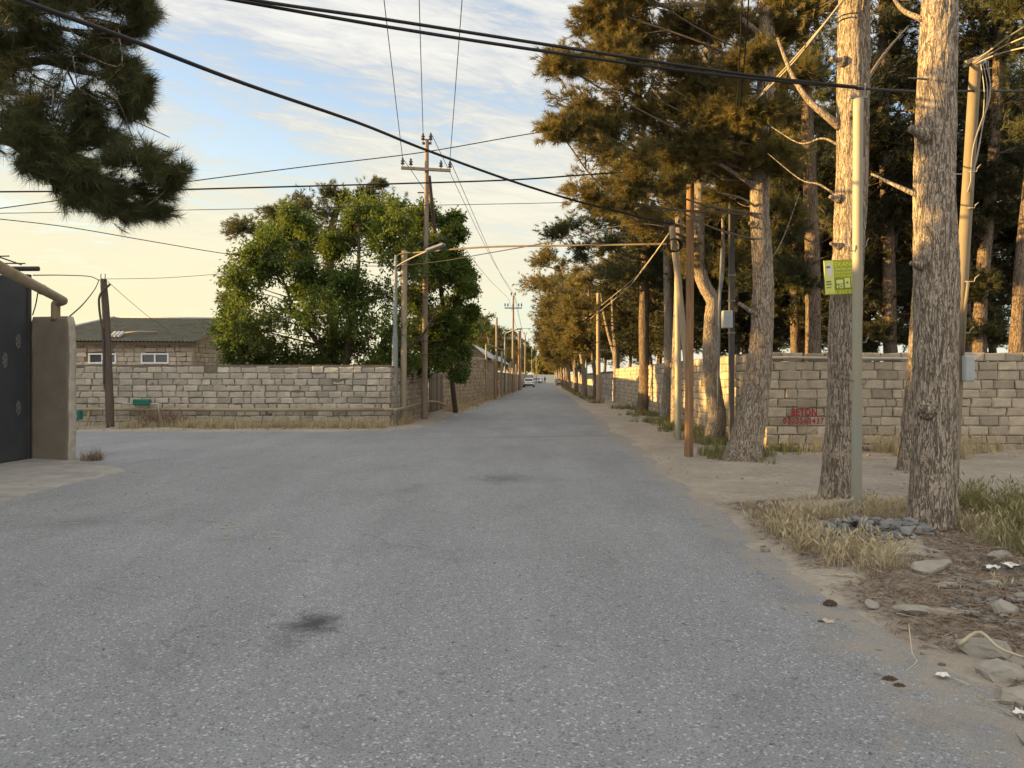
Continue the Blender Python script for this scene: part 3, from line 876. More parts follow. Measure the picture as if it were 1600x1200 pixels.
    for i in range(3):
        a = on_roof(174 + i * 6, 526); sh.tube([a, a + np.array([-.08, .5, .2])], 0.07, 8, shape=None)
    tag(sh.build('roof_sheet', M['roof_pale']), 'broken pale piece of corrugated sheet lying on the mossy roof', 'roof sheet')
    a, b = on_roof(188, 521), on_roof(246, 519)
    tag(MB().tube([a, (a + b) / 2 + (0, 0, .04), b], 0.05, 6).build('timber', M['wood_pale']), 'long weathered timber lying across the mossy roof', 'timber')
left_house()

# ------------------------------------------------------------------ gate, pillar, pipe on the left
def left_gate():
    a, b = np.array([-8.96, 14.3]), np.array([-8.13, 14.09])
    ang = math.atan2(b[1] - a[1], b[0] - a[0])
    u = np.array([math.cos(ang), math.sin(ang)]); n = np.array([-u[1], u[0]])
    c = (a + b) / 2 + n * 0.085
    Pm = MB()
    # slightly uneven plastered slab
    nx, nz = 14, 40; W, T, Hh = 0.855, 0.17, 2.68
    V, fs = [], []
    per = []
    for s in np.linspace(0, 1, nx): per.append((-W / 2 + W * s, -T / 2))
    for s in np.linspace(0.2, 1, 5): per.append((W / 2, -T / 2 + T * s))
    for s in np.linspace(0, 1, nx)[1:]: per.append((W / 2 - W * s, T / 2))
    for s in np.linspace(0.2, 1, 5)[:-1]: per.append((-W / 2, T / 2 - T * s))
    m = len(per)
    for k in range(nz + 1):
        z = -0.05 + (Hh + 0.05) * k / nz
        for (x, y) in per:
            q = 0.012 * mn.noise(Vector((x * 3, y * 3, z * 2.2))) + 0.004 * mn.noise(Vector((x * 14, y * 14, z * 11)))
            e = 0.9 + 0.1 * min(1, (nz - k) / 2.0) if k > nz - 2 else 1
            X, Y = (x * e + q), (y * e + q)
            V.append((c[0] + u[0] * X + n[0] * Y, c[1] + u[1] * X + n[1] * Y, z))
    side = [[], []]
    for k in range(nz):
        for j in range(m):
            j2 = (j + 1) % m
            right = nx - 1 <= j < nx + 4
            side[1 if right else 0].append((k * m + j, k * m + j2, (k + 1) * m + j2, (k + 1) * m + j))
    Pm.add(V, side[0], 0, None, True)
    Pm.F.append(np.array(side[1])); Pm.M.append(np.full(len(side[1]), 1)); Pm.S.append(np.full(len(side[1]), True))
    Pm.F.append((np.arange(m) + nz * m)[None, :]); Pm.M.append(np.array([1])); Pm.S.append(np.array([False]))
    tag(Pm.build('gate_pillar', [M['plaster'], M['plaster_pale']]), 'plastered brown gate pillar with a pale chipped edge beside the dark gate', 'pillar')
    # gate leaf runs towards the camera along x = -8.98
    gt = thing('gate', 'tall dark grey sheet metal gate at the left edge', 'gate', (-8.98, 12.4, 0))
    leaf = MB().box((-8.98, 12.52, 1.70), (0.05, 3.35, 3.3), 0, bev=0.004)
    lo = leaf.build('leaf', M['gate'], gt)
    for k, (y, z) in enumerate(((13.92, 2.2), (13.92, 1.0), (13.55, 1.85))):
        r = MB()
        for i in range(7):
            an = i / 7 * 6.283
            r.box((-8.945, y + 0.055 * math.cos(an), z + 0.10 * math.sin(an)), (0.02, 0.045, 0.08), bev=0.01)
        r.box((-8.94, y, z), (0.03, 0.06, 0.1), bev=0.012)
        r.build('rosette', M['rosette'], lo)
    MB().box((-8.98, 14.225, 1.72), (0.11, 0.10, 3.48), bev=0.006).build('post', M['gate_iron'], gt)
    MB().box((-8.98, 12.5, 3.40), (0.08, 3.40, 0.06), bev=0.006).build('top_rail', M['gate_iron'], gt)
    MB().box((-8.98, 12.5, 0.06), (0.07, 3.40, 0.05), bev=0.006).build('bottom_rail', M['gate_iron'], gt)
    tr = thing('trellis', 'thin iron trellis rods above the dark gate', 'trellis', (-9.6, 13.6, 3.55))
    MB().tube([(-11.5, 14.25, 3.56), (-8.78, 14.25, 3.57)], 0.045, 8).build('cross_tube', M['gate_iron'], tr)
    rods = [((-9.0, 14.1, 3.62), (-9.9, 13.2, 4.0)), ((-9.1, 13.9, 3.75), (-10.4, 13.9, 3.72)), ((-9.0, 14.2, 3.66), (-10.6, 14.0, 3.64)), ((-9.1, 13.5, 4.02), (-10.4, 13.5, 4.05))]
    for p, q in rods: MB().tube([p, q], 0.012, 6).build('rod', M['gate_iron'], tr)
    # beige gas pipe over the gateway
    z = 2.97
    p0, p1 = np.array([-4.9, 5.6, z]), np.array([-8.27, 14.15, z])
    end = P(91, 497, 14.2)
    path = [p0, p0 * .6 + p1 * .4, p0 * .3 + p1 * .7, p0 * .06 + p1 * .94, p1, p1 * 0.4 + end * 0.6 + np.array([0, 0, .08])]
    q_ = p0 + (p1 - p0) * 0.40
    pipe = MB().tube([q_, q_ * .5 + p1 * .5, p1], 0.078, 16)
    el = spline([p1 + (0.0, 0.02, 0.0), p1 + (-0.06, 0.04, -0.02), P(88, 474, 14.22), P(87, 482, 14.22), P(87, 500, 14.22)], 20)
    pipe.tube(el, 0.078, 16)
    pipe.tube(spline([q_ + (p1 - p0) * 0.01, q_, q_ - (p1 - p0) * 0.03 + (-.12, 0, 0), q_ + (-0.6, -0.55, 0), (-8.7, 7.9, z), (-8.98, 7.85, z), (-9.0, 7.85, z - .06), (-9.0, 7.85, 2.7)], 40), 0.078, 14)
    pipe.tube([p1 * .8 + p0 * .2 + (0, -.02, 0), p1 * .79 + p0 * .21], 0.084, 16)
    tag(pipe.build('gas_pipe', M['gas_pipe']), 'thick beige gas pipe sloping over the dark gate down to the pillar', 'gas pipe')
    hang = P(60, 452, 13.0)
    tag(MB().tube(spline([hang, P(56, 475, 13.6), P(51, 492, 14.1)], 10), 0.01, 6).build('hanging_wire', M['black_wire']), 'short black wire tying the beige pipe to the gate pillar', 'wire')
left_gate()

# unseen houses and trees added left of the frame: they shade the junction
def shade_house():
    H = thing('house', 'unseen rendered house with a pitched roof, added beyond the left edge to cast shade', 'house', (-15.5, 3, 0))
    w = MB().box((-15.5, 3.0, 2.1), (6.5, 17.0, 4.2)); w.build('wall', M['render_wall'], H)
    V = []
    for y in (-6.0, 12.0): V += [(-19.2, y, 4.1), (-11.8, y, 4.1), (-15.5, y, 5.55)]
    MB().add(V, [(0, 2, 1), (3, 4, 5), (0, 3, 5, 2), (1, 2, 5, 4), (0, 1, 4, 3)]).build('roof', M['roof_slate'], H)
shade_house()
gb = MB(); gb.box((-30, 20.5, 1.9), (7, 15.0, 3.8))  # second added house, keeps low sun out of the side street
sb = thing('house', 'unseen rendered bungalow added outside the view to shade the side street', 'house', (-30, 20.5, 0))
gb.build('wall', M['render_wall'], sb)
MB().add([(-34, 12.6, 3.75), (-26, 12.6, 3.75), (-30, 12.6, 5.2), (-34, 28.4, 3.75), (-26, 28.4, 3.75), (-30, 28.4, 5.2)], [(0, 2, 1), (3, 4, 5), (0, 3, 5, 2), (1, 2, 5, 4), (0, 1, 4, 3)]).build('roof', M['roof_slate'], sb)
gw = MB()
gw.box((-9.0, 2.0, 1.35), (0.25, 17.6, 2.8))
tag(gw.build('garden_wall', M['plaster']), 'plastered garden wall running on from the dark gate, outside the view', 'wall')

# ------------------------------------------------------------------ trees
def unit(rng, n):
    v = rng.normal(size=(n, 3)); return v / (np.linalg.norm(v, axis=1)[:, None] + 1e-9)

def needle_tufts(mb, rng, pos, axis, n, L, w, tone, spread=0.85):
    """n thin needles around each shoot tip"""
    N = len(pos)
    d = axis[:, None, :] + spread * unit(rng, N * n).reshape(N, n, 3)
    d /= np.linalg.norm(d, axis=2)[..., None] + 1e-9
    base = pos[:, None, :] - axis[:, None, :] * rng.uniform(0, 0.9, (N, n, 1)) * L
    ln = L * rng.uniform(0.65, 1.1, (N, n, 1))
    s = np.cross(d, unit(rng, N * n).reshape(N, n, 3)); s /= np.linalg.norm(s, axis=2)[..., None] + 1e-9
    a = base - s * w / 2; b = base + s * w / 2; tip = base + d * ln
    V = np.stack([a, b, tip], 2).reshape(-1, 3)
    f = np.arange(N * n * 3).reshape(-1, 3)
    tn = np.repeat(np.clip(tone, 0, 1), n * 3)
    mb.add(V, [f], 0, tn)

DENS = 1.0
def pine_crown(rng, clumps, tufts, n, L, w, limbs, droop=0.25, limb_r=0.03, twig_r=0.008, twig_segs=4, flat=0.65, fill=2, grow=1.18):
    """clumps: (centre, radius, attach). limbs: MB that receives branches. returns crown MB"""
    crown = MB()
    for (c0, r0, at) in clumps:
        c0 = np.asarray(c0, float); at = np.asarray(at, float)
        dist = np.linalg.norm(c0 - at)
        mid = at * 0.5 + c0 * 0.5 + np.array([0, 0, -0.10 * dist]) + rng.normal(0, 0.06 * dist, 3)
        lp = spline([at, mid, c0], 9)
        lr = limb_r * min(1.5, 0.5 + dist / 4)
        limbs.tube(lp, np.linspace(lr, lr * 0.3, 9), 7)
        out = (c0 - at) / (dist + 1e-6)
        for q in range(fill):
            if q == 0: c, r = c0, r0 * grow
            else:
                c = c0 + unit(rng, 1)[0] * np.array([1, 1, 0.6]) * r0 * 0.95 - out * r0 * 0.45; r = r0 * rng.uniform(0.75, 1.1)
                limbs.tube(spline([lp[6], (lp[6] + c) / 2 + (0, 0, -.03), c], 6), np.linspace(lr * .5, lr * .2, 6), 5, caps=False)
            nt = max(8, int(tufts / 3.5))
            dirs = unit(rng, nt) * np.array([1, 1, flat]) + out * 0.35 + np.array([0, 0, 0.1])
            dirs /= np.linalg.norm(dirs, axis=1)[:, None]
            rad = r * rng.uniform(0.45, 1.1, nt) * (1 - 0.25 * np.abs(dirs[:, 2]))
            src = c - out * r * rng.uniform(0, 0.7, nt)[:, None]
            tip = c + dirs * rad[:, None]
            for k in range(0, nt, 3):
                m_ = (src[k] + tip[k]) / 2 + np.array([0, 0, -0.06 * r])
                limbs.tube([src[k], m_, tip[k]], [twig_r * 1.6, twig_r, twig_r * 0.6], twig_segs, caps=False)
            ct = rng.normal(0.5, 0.13)
            reps = 4
            for q2 in range(reps):
                t = rng.uniform(0.25, 1.0, nt)[:, None] if q2 else np.ones((nt, 1))
                pos = src * (1 - t) + tip * t + rng.normal(0, 0.09 * r, (nt, 3))
                ax = (tip - src); ax /= np.linalg.norm(ax, axis=1)[:, None] + 1e-9
                ax = ax + rng.normal(0, 0.3, (nt, 3)) + np.array([0, 0, 0.25 - droop])
                ax /= np.linalg.norm(ax, axis=1)[:, None]
                needle_tufts(crown, rng, pos, ax, n, L, w, rng.normal(ct, 0.2, nt))
    return crown

def trunk_mb(mb, path, segs, step, bark=0.012, seed=0.0, lump=0.05, flare=0.0):
    """path rows: x, y, z, r"""
    path = np.asarray(path, float)
    ln = np.linalg.norm(np.diff(path[:, :3], axis=0), axis=1).sum()
    n = max(6, int(ln / step))
    s = spline(path, n)
    pts, rad = s[:, :3], s[:, 3]
    z0 = pts[0, 2]
    if flare: rad = rad * (1 + flare * np.exp(-(pts[:, 2] - z0) / 0.22))
    def shape(p, th):
        out = np.zeros((len(p), len(th)))
        for i in range(len(p)):
            R = rad[i]; z = p[i, 2]
            fl = math.exp(-(z - z0) / 0.35) if flare else 0
            for j, a in enumerate(th):
                ca, sa = math.cos(a), math.sin(a)
                v = lump * R * 2 * mn.noise(Vector((ca * 1.3 + seed, sa * 1.3, z * 1.1)))
                if fl > 0.02: v += fl * flare * R * 0.9 * mn.noise(Vector((ca * 2.2 + seed, sa * 2.2, 4.0)))
                if bark:
                    b = mn.noise(Vector((ca * R * 24 + seed, sa * R * 24, z * 4.0)))
                    b2 = mn.noise(Vector((ca * R * 60 + seed, sa * R * 60, z * 14.0)))
                    v += bark * (1 - 2.2 * abs(b)) + bark * 0.4 * b2
                out[i, j] = v
        return out
    mb.tube(pts, rad, segs, shape=shape)
    return pts, rad

def px_path(rows, d):
    """rows (px, py, width_px) at depth d -> x, y, z, r; the depth may be a list"""
    out = []
    for i, (px, py, w) in enumerate(rows):
        dd = d[i] if isinstance(d, (list, tuple)) else d
        p = P(px, py, dd); out.append([*p, w / 2 / F * dd])
    return np.array(out)

def stub(mb, p, d, L, r, seed=0):
    """a broken branch stub with a swollen collar"""
    p, d = np.asarray(p, float), np.asarray(d, float); d = d / np.linalg.norm(d)
    n = 8; t = np.linspace(-0.35, 1, n)[:, None]
    pts = p + d * t * L
    pts[:, 2] += 0.10 * L * (t[:, 0] ** 2)
    rr = r * np.interp(t[:, 0], [-0.35, 0, 0.3, 1], [1.7, 1.25, 0.85, 0.62])
    sh = lambda pp, th: np.array([[0.22 * r * mn.noise(Vector((math.cos(a) * 2 + seed, math.sin(a) * 2, i * 0.9))) for a in th] for i in range(len(pp))])
    mb.tube(pts, rr, 12, shape=sh)

def twig(mb, pts, r0, r1, n=12, segs=6):
    mb.tube(spline(pts, n), np.linspace(r0, r1, n), segs)

rngT = np.random.default_rng(77)
def attach_on(path, z):
    p = np.asarray(path, float)
    return np.array([np.interp(z, p[:, 2], p[:, 0]), np.interp(z, p[:, 2], p[:, 1]), min(max(z, p[0, 2]), p[-1, 2])])

def make_pine(label, path, clumps, seed, d_ref, segs=28, step=0.07, bark=0.012, mats=('bark', 'needle'), flare=0.25, tufts=110, n=24, L=0.13, w=0.007, stubs=(), twigs=(), group=None, limb_r=0.03, name='pine_tree', twig_r=0.008, lump=0.05, forks=(), fill=2, crown_kw=None):
    rng = np.random.default_rng(seed)
    base = path[0][:3]
    T = thing(name, label, 'pine tree', (float(base[0]), float(base[1]), float(base[2])), group)
    tm = MB()
    path = np.asarray(path, float)
    trunk_mb(tm, path, segs, step, bark, seed * 1.7, lump, flare)
    for fk in forks: trunk_mb(tm, fk, max(10, segs // 2), step * 2, bark * 0.5, seed * 2.1, lump)
    for i, (p, d, l, r) in enumerate(stubs): stub(tm, p, d, l, r, i + seed)
    for t_ in twigs: twig(tm, *t_)
    cl = []
    for c in clumps:
        ctr, r = np.asarray(c[0], float), c[1]
        hz = np.linalg.norm(ctr[:2] - attach_on(path, ctr[2])[:2])
        at = c[2] if len(c) > 2 else attach_on(path, ctr[2] - 0.28 * hz - 0.1)
        cl.append((ctr, r, at))
    if cl:
        lm = MB()
        cr = pine_crown(rng, cl, tufts, n, L, w, lm, limb_r=limb_r, twig_r=twig_r, fill=fill, **(crown_kw or {}))
        tm.absorb(lm, 1)
        cr.build('crown', M[mats[1]], T)
    tm.build('trunk', [M[mats[0]], M['branch']], T)
    return T

def blobs(rows, rng, dj=0.6):
    """(px, py, r_px, d) -> centre, radius"""
    return [(P(px, py, d + rng.uniform(-dj, dj)), r / F * d) for (px, py, r, d) in rows]

rb = np.random.default_rng(5)
# --- the two near trunks at the right
A_path = px_path([(1456, 842, 76), (1457, 780, 70), (1460, 660, 68), (1462, 520, 67), (1463, 410, 68), (1461, 280, 62), (1464, 120, 58), (1468, 0, 55), (1474, -160, 48), (1478, -340, 38), (1482, -520, 22)], 7.6)
A_path[:, 3] *= 0.91; A_path[0, 2] -= 0.06
def up_clumps(path, z0, z1, R, n, rng, r=(0.5, 0.85), bias=(0, 0)):
    out = []
    for k in range(n):
        z = rng.uniform(z0, z1); a = rng.uniform(0, 6.283)
        f = math.sin(math.pi * min(1, max(0.12, (z - z0 + 0.6) / (z1 - z0 + 0.9)))) ** 0.6
        q = R * f * math.sqrt(rng.uniform(0.25, 1))
        c = attach_on(path, z)
        out.append((np.array([c[0] + q * math.cos(a) + bias[0], c[1] + q * math.sin(a) + bias[1], z]), rng.uniform(*r)))
    return out
make_pine('thickest near pine trunk standing right of the green-grey pole, with a broken knot', A_path,
          up_clumps(A_path, 6.6, 9.2, 2.0, 16, rb), 1, 7.6, segs=84, step=0.028, bark=0.011, flare=0.30, tufts=90, n=18, lump=0.04,
          stubs=[(P(1440, 208, 7.45), (-1, -0.3, 0.15), 0.14, 0.055), (P(1434, 414, 7.5), (-1, -0.35, 0.1), 0.09, 0.035), (P(1449, 640, 7.42), (-0.3, -1, 0), 0.03, 0.06)],
          twigs=[([P(1436, 306, 7.6), P(1400, 290, 7.7), P(1362, 272, 7.9)], 0.028, 0.012, 10), ([P(1450, 124, 7.45), P(1438, 123, 7.2), P(1420, 122, 7.1)], 0.012, 0.008, 6),
                 ([P(1440, 30, 7.6), P(1405, 10, 8.2), P(1380, -40, 8.8)], 0.03, 0.014, 10)])
B_path = px_path([(1309, 790, 58), (1312, 740, 52), (1317, 620, 49), (1322, 500, 48), (1326, 400, 48), (1331, 260, 48), (1334, 100, 47), (1335, 0, 45), (1338, -180, 38), (1342, -360, 28), (1344, -480, 16)], 9.5)
B_path[:, 3] *= 0.94; B_path[0, 2] -= 0.06
make_pine('tall near pine trunk left of the green-grey pole, with the yellow sign nailed on', B_path,
          up_clumps(B_path, 6.9, 10.0, 2.3, 20, rb), 2, 9.5, segs=72, step=0.034, bark=0.011, flare=0.28, tufts=90, n=18, lump=0.05,
          stubs=[(P(1312, 96, 9.4), (-1, -0.2, 0.1), 0.13, 0.04), (P(1306, 310, 9.4), (-1, -0.3, 0.1), 0.09, 0.035), (P(1308, 384, 9.4), (-1, -0.3, 0.2), 0.10, 0.03), (P(1332, 180, 9.25), (0.6, -1, 0), 0.05, 0.035)],
          twigs=[([P(1314, 200, 9.5), P(1290, 180, 9.5), P(1262, 155, 9.6), P(1238, 118, 9.9), P(1215, 60, 10.5)], 0.055, 0.02, 16, 8),
                 ([P(1313, 228, 9.5), P(1285, 216, 9.7), P(1250, 224, 10.1), P(1205, 198, 10.8)], 0.018, 0.005, 14), ([P(1310, 308, 9.5), P(1280, 288, 9.9), P(1250, 280, 10.4), P(1200, 240, 11.4)], 0.016, 0.004, 14),
                 ([P(1345, 30, 9.5), P(1350, 0, 9.2), P(1346, -60, 9)], 0.022, 0.012, 8), ([P(1345, 140, 9.6), P(1385, 80, 10.2), P(1420, 40, 11)], 0.03, 0.008, 12)])
# --- pine C, flared foot, leaning over the road
C_path = px_path([(1160, 726, 66), (1166, 690, 52), (1176, 640, 44), (1186, 580, 37), (1190, 520, 33), (1192, 440, 30), (1187, 330, 28), (1189, 250, 27), (1196, 140, 25), (1198, 40, 23), (1196, -100, 18), (1190, -230, 10)], 14.3)
C_path[0, 2] -= 0.08
C_cl = blobs([(950, 15, 42, 13.6), (1005, 45, 46, 14.2), (1075, 50, 50, 14.5), (935, 95, 46, 13.4), (868, 98, 30, 13.2), (905, 165, 50, 13.3), (975, 140, 52, 13.8), (1060, 130, 52, 14.2),
              (872, 205, 34, 13.2), (945, 230, 50, 13.6), (1030, 215, 54, 14.0), (1110, 190, 48, 14.4), (1000, 285, 44, 13.8), (1140, 110, 48, 14.9), (1160, 40, 46, 15),
              (920, 40, 34, 13.5), (990, -20, 46, 14), (1080, -30, 50, 14.5), (1150, -60, 50, 15), (1210, -40, 50, 15), (1080, 255, 42, 14.3), (1230, 60, 44, 15), (1000, -90, 40, 14.4), (1100, -130, 46, 14.2), (1190, -170, 50, 14.2),
              (1270, 20, 40, 15.2), (1290, -80, 46, 14.6), (1150, 235, 40, 14.6), (1215, 160, 42, 15.4), (1240, 250, 38, 15.8), (1135, 305, 34, 14.8), (1262, 110, 42, 15.8), (1215, 330, 32, 15.6), (1100, 120, 44, 14.2), (960, 75, 40, 13.7), (1190, 85, 36, 13.5), (1172, 185, 34, 13.6), (1215, 240, 30, 13.8), (1130, 160, 40, 13.8), (1090, 210, 40, 14), (1230, -10, 40, 13.8)], rb)
make_pine('pine with a flared foot and crown spread over the road beside the dark meter post', C_path, C_cl, 3, 14.3, segs=44, step=0.06, bark=0.012, flare=0.12, tufts=170, n=26, L=0.13, w=0.0105,
          stubs=[(P(1184, 492, 14.2), (-1, -0.2, 0.45), 0.42, 0.055), (P(1178, 350, 14.2), (-1, -.3, .1), .1, .05), (P(1178, 285, 14.2), (-1, -.3, .1), .1, .05)],
          twigs=[([P(1190, 300, 14.3), P(1130, 260, 14), P(1060, 235, 13.8)], 0.05, 0.015, 14), ([P(1196, 60, 14.3), P(1120, 10, 14), P(1030, 8, 13.6), P(1000, -10, 13.5)], 0.07, 0.03, 14, 8),
                 ([P(1192, 420, 14.3), P(1220, 380, 14.2), P(1250, 300, 14.6)], 0.02, 0.006, 12), ([P(1190, 330, 14.3), P(1160, 310, 14), P(1120, 300, 13.8)], 0.03, 0.01, 10),
                 ([P(1196, 180, 14.3), P(1150, 160, 14.2), P(1080, 120, 14)], 0.05, 0.02, 12)], limb_r=0.02, fill=3)
# --- crooked pine D
D_path = px_path([(1114, 694, 26), (1121, 655, 27), (1116, 615, 24), (1110, 560, 22), (1112, 500, 22), (1113, 470, 21), (1100, 445, 20), (1091, 410, 19), (1091, 350, 18), (1095, 270, 17), (1102, 150, 14), (1106, 20, 10), (1108, -60, 6)], 18.4)
D_path[0, 2] -= 0.06
D_cl = blobs([(905, 295, 34, 17.5), (950, 320, 36, 18), (1010, 330, 40, 18.5), (1060, 320, 36, 19), (1140, 330, 38, 19), (1170, 260, 42, 19.4), (1000, 250, 44, 18.6), (1060, 180, 44, 19), (1130, 60, 46, 19.5), (1010, 100, 46, 18.6),
              (960, 180, 40, 18), (1180, 170, 42, 19.5), (1080, 390, 30, 18.8), (1150, 400, 30, 19.2)], rb)
make_pine('crooked pine with a kinked trunk just right of the orange pole', D_path, D_cl, 4, 18.4, segs=32, step=0.08, bark=0.012, tufts=140, n=22, L=0.14, w=0.012, twigs=[([P(1113, 480, 18.4), P(1125, 450, 18.4), P(1130, 400, 18.5), P(1128, 290, 18.8)], 0.07, 0.03, 12, 8)])
# --- E, E2, F, G along the grove wall
def plain_path(rows, d): 
    p = px_path(rows, d); p[0, 2] -= 0.08; return p
E1 = plain_path([(1042, 655, 17), (1045, 560, 15), (1044, 450, 13), (1041, 330, 12), (1038, 250, 10), (1036, 150, 6)], 28.0)
make_pine('straight grey pine trunk third along the grove wall from the crooked one', E1, blobs([(985, 330, 28, 27), (1020, 300, 30, 28), (1075, 300, 30, 29), (1090, 400, 26, 29), (1010, 240, 34, 28), (1060, 220, 34, 28), (960, 270, 28, 27), (1030, 170, 30, 28)], rb), 5, 28, segs=24, step=0.12, tufts=110, n=16, L=0.16, w=0.017, mats=('bark', 'needle'))
E2 = plain_path([(1055, 667, 15), (1057, 560, 13), (1060, 440, 12), (1060, 300, 10), (1062, 200, 6)], 24.6)
make_pine('slim grey pine trunk close behind the pale gas riser', E2, blobs([(1100, 340, 30, 25), (1050, 260, 34, 25), (1120, 230, 34, 25.5), (1080, 160, 34, 25)], rb), 6, 24.6, segs=24, step=0.12, tufts=110, n=16, L=0.16, w=0.017)
Fp = plain_path([(1004, 647, 22), (1007, 600, 17), (1006, 500, 15), (1008, 420, 14), (1008, 340, 12), (1006, 240, 9), (1004, 180, 5)], 33.5)
make_pine('dark upright pine trunk with a low spreading dark bough over the road', Fp, blobs([(865, 365, 24, 31), (895, 352, 28, 31.5), (930, 350, 30, 32), (965, 345, 30, 32.5), (905, 385, 24, 31.5), (950, 380, 26, 32.5), (990, 380, 28, 33), (960, 425, 30, 32.5), (1000, 430, 24, 33), (925, 310, 26, 32), (985, 290, 30, 33), (1030, 360, 28, 34), (960, 250, 30, 33), (1010, 220, 28, 33.5)], rb, 0.8), 7, 33.5, segs=24, step=0.12, tufts=110, n=16, L=0.18, w=0.02, mats=('bark_dark', 'needle_green'))
Gp = plain_path([(966, 630, 13), (964, 590, 10), (962, 545, 10), (958, 500, 8), (957, 460, 7), (955, 400, 6), (953, 330, 4)], 47.5)
Gf = px_path([(963, 560, 8), (952, 525, 6), (944, 490, 5), (940, 462, 4), (936, 430, 3)], 47.5)
make_pine('forked pale pine against the sunlit stretch of the grove wall', Gp, blobs([(905, 440, 20, 45), (930, 420, 22, 46), (960, 410, 24, 47), (985, 450, 22, 48), (1000, 480, 20, 48), (920, 480, 20, 46), (890, 470, 18, 45), (970, 490, 18, 48), (900, 505, 16, 45), (940, 380, 20, 46)], rb, 1.2), 8, 47.5, segs=20, step=0.2, tufts=90, n=14, L=0.22, w=0.028, forks=[Gf])
# --- H: leaning slim trunk behind A
H_path = px_path([(1418, 738, 27), (1421, 690, 25), (1427, 620, 24), (1434, 520, 23), (1440, 420, 21), (1446, 250, 19), (1452, 60, 17), (1456, -100, 13), (1458, -300, 7)], 12.8)
H_path[0, 2] -= 0.06
make_pine('slim leaning pine trunk rising just behind the thickest trunk', H_path, blobs([(1400, -60, 60, 13), (1500, -40, 60, 13), (1450, -150, 60, 12.8), (1380, -180, 55, 13)], rb), 9, 12.8, segs=32, step=0.06, tufts=90, n=18)

# --- trees of the grove behind the wall
grove = [
    ('reddish straight pine trunk behind the wall between the flared pine and the signed trunk', [(1271, 600, 24), (1270, 450, 22), (1267, 320, 20), (1262, 200, 18), (1255, 60, 15), (1250, -80, 9)], 19.0,
     [(1210, 260, 46, 18), (1250, 180, 46, 19), (1300, 240, 44, 20), (1230, 340, 38, 18.5), (1300, 330, 38, 20), (1270, 80, 50, 19), (1200, 100, 46, 18.5), (1330, 150, 40, 20), (1240, 420, 30, 20)], 'bark_dark'),
    ('dark thin pine behind the wall left of the reddish trunk', [(1242, 600, 15), (1243, 500, 14), (1240, 400, 13), (1230, 280, 12), (1222, 120, 10), (1216, -40, 6)], 24.0,
     [(1190, 380, 34, 24), (1230, 330, 36, 24), (1170, 300, 36, 24), (1210, 200, 40, 24), (1160, 440, 26, 25), (1200, 470, 24, 25), (1190, 90, 40, 24)], 'bark_dark'),
    ('dark pine behind the wall just right of the signed trunk', [(1392, 600, 20), (1390, 500, 19), (1388, 380, 18), (1382, 240, 16), (1380, 80, 13), (1378, -60, 8)], 22.0,
     [(1370, 280, 50, 22), (1400, 200, 50, 22.5), (1360, 360, 46, 21.5), (1410, 330, 44, 22), (1370, 110, 46, 22), (1420, 430, 36, 23), (1370, 440, 38, 22), (1400, 520, 28, 23), (1360, 520, 26, 22), (1410, 40, 44, 22), (1350, 200, 40, 21.5), (1390, 80, 44, 22), (1430, 120, 40, 23), (1345, 45, 40, 22), (1440, 20, 44, 22), (1425, 230, 40, 23), (1395, 0, 44, 22)], 'bark_dark'),
    ('dark bushy pine behind the wall right of the concrete pole', [(1530, 600, 20), (1532, 480, 19), (1545, 330, 17), (1555, 200, 15), (1560, 60, 12), (1562, -80, 7)], 21.0,
     [(1530, 200, 48, 20), (1570, 150, 50, 21), (1540, 280, 42, 20.5), (1590, 240, 50, 21), (1520, 360, 32, 20.5), (1560, 60, 52, 21), (1620, 120, 52, 22), (1535, 440, 26, 21), (1545, 500, 26, 21), (1515, 520, 30, 21), (1500, 100, 46, 20.5), (1590, 330, 26, 21.5), (1640, 230, 48, 22), (1490, 250, 36, 20.5), (1500, 430, 30, 21), (1480, 40, 44, 20), (1505, 0, 46, 21), (1590, 60, 46, 21), (1545, -10, 46, 21)], 'bark_dark'),
    ('pine at the right edge behind the wall with a sunlit orange trunk', [(1588, 600, 25), (1590, 540, 22), (1594, 460, 20), (1600, 380, 19), (1612, 250, 17), (1625, 60, 13), (1632, -60, 8)], 18.0,
     [(1680, 200, 60, 18), (1640, 40, 60, 18), (1700, 80, 60, 18), (1660, -60, 60, 18), (1590, 0, 50, 18)], 'bark_dark'),
]
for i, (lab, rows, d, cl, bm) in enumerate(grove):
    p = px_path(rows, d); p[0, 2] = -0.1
    make_pine(lab, p, blobs(cl, rb, 1.3), 20 + i, d, segs=26, step=0.1, bark=0.012, mats=(bm, 'needle_shaded' if i in (2, 3) else 'needle_green'), tufts=120, n=18, L=0.16, w=0.016, flare=0.1, fill=3)

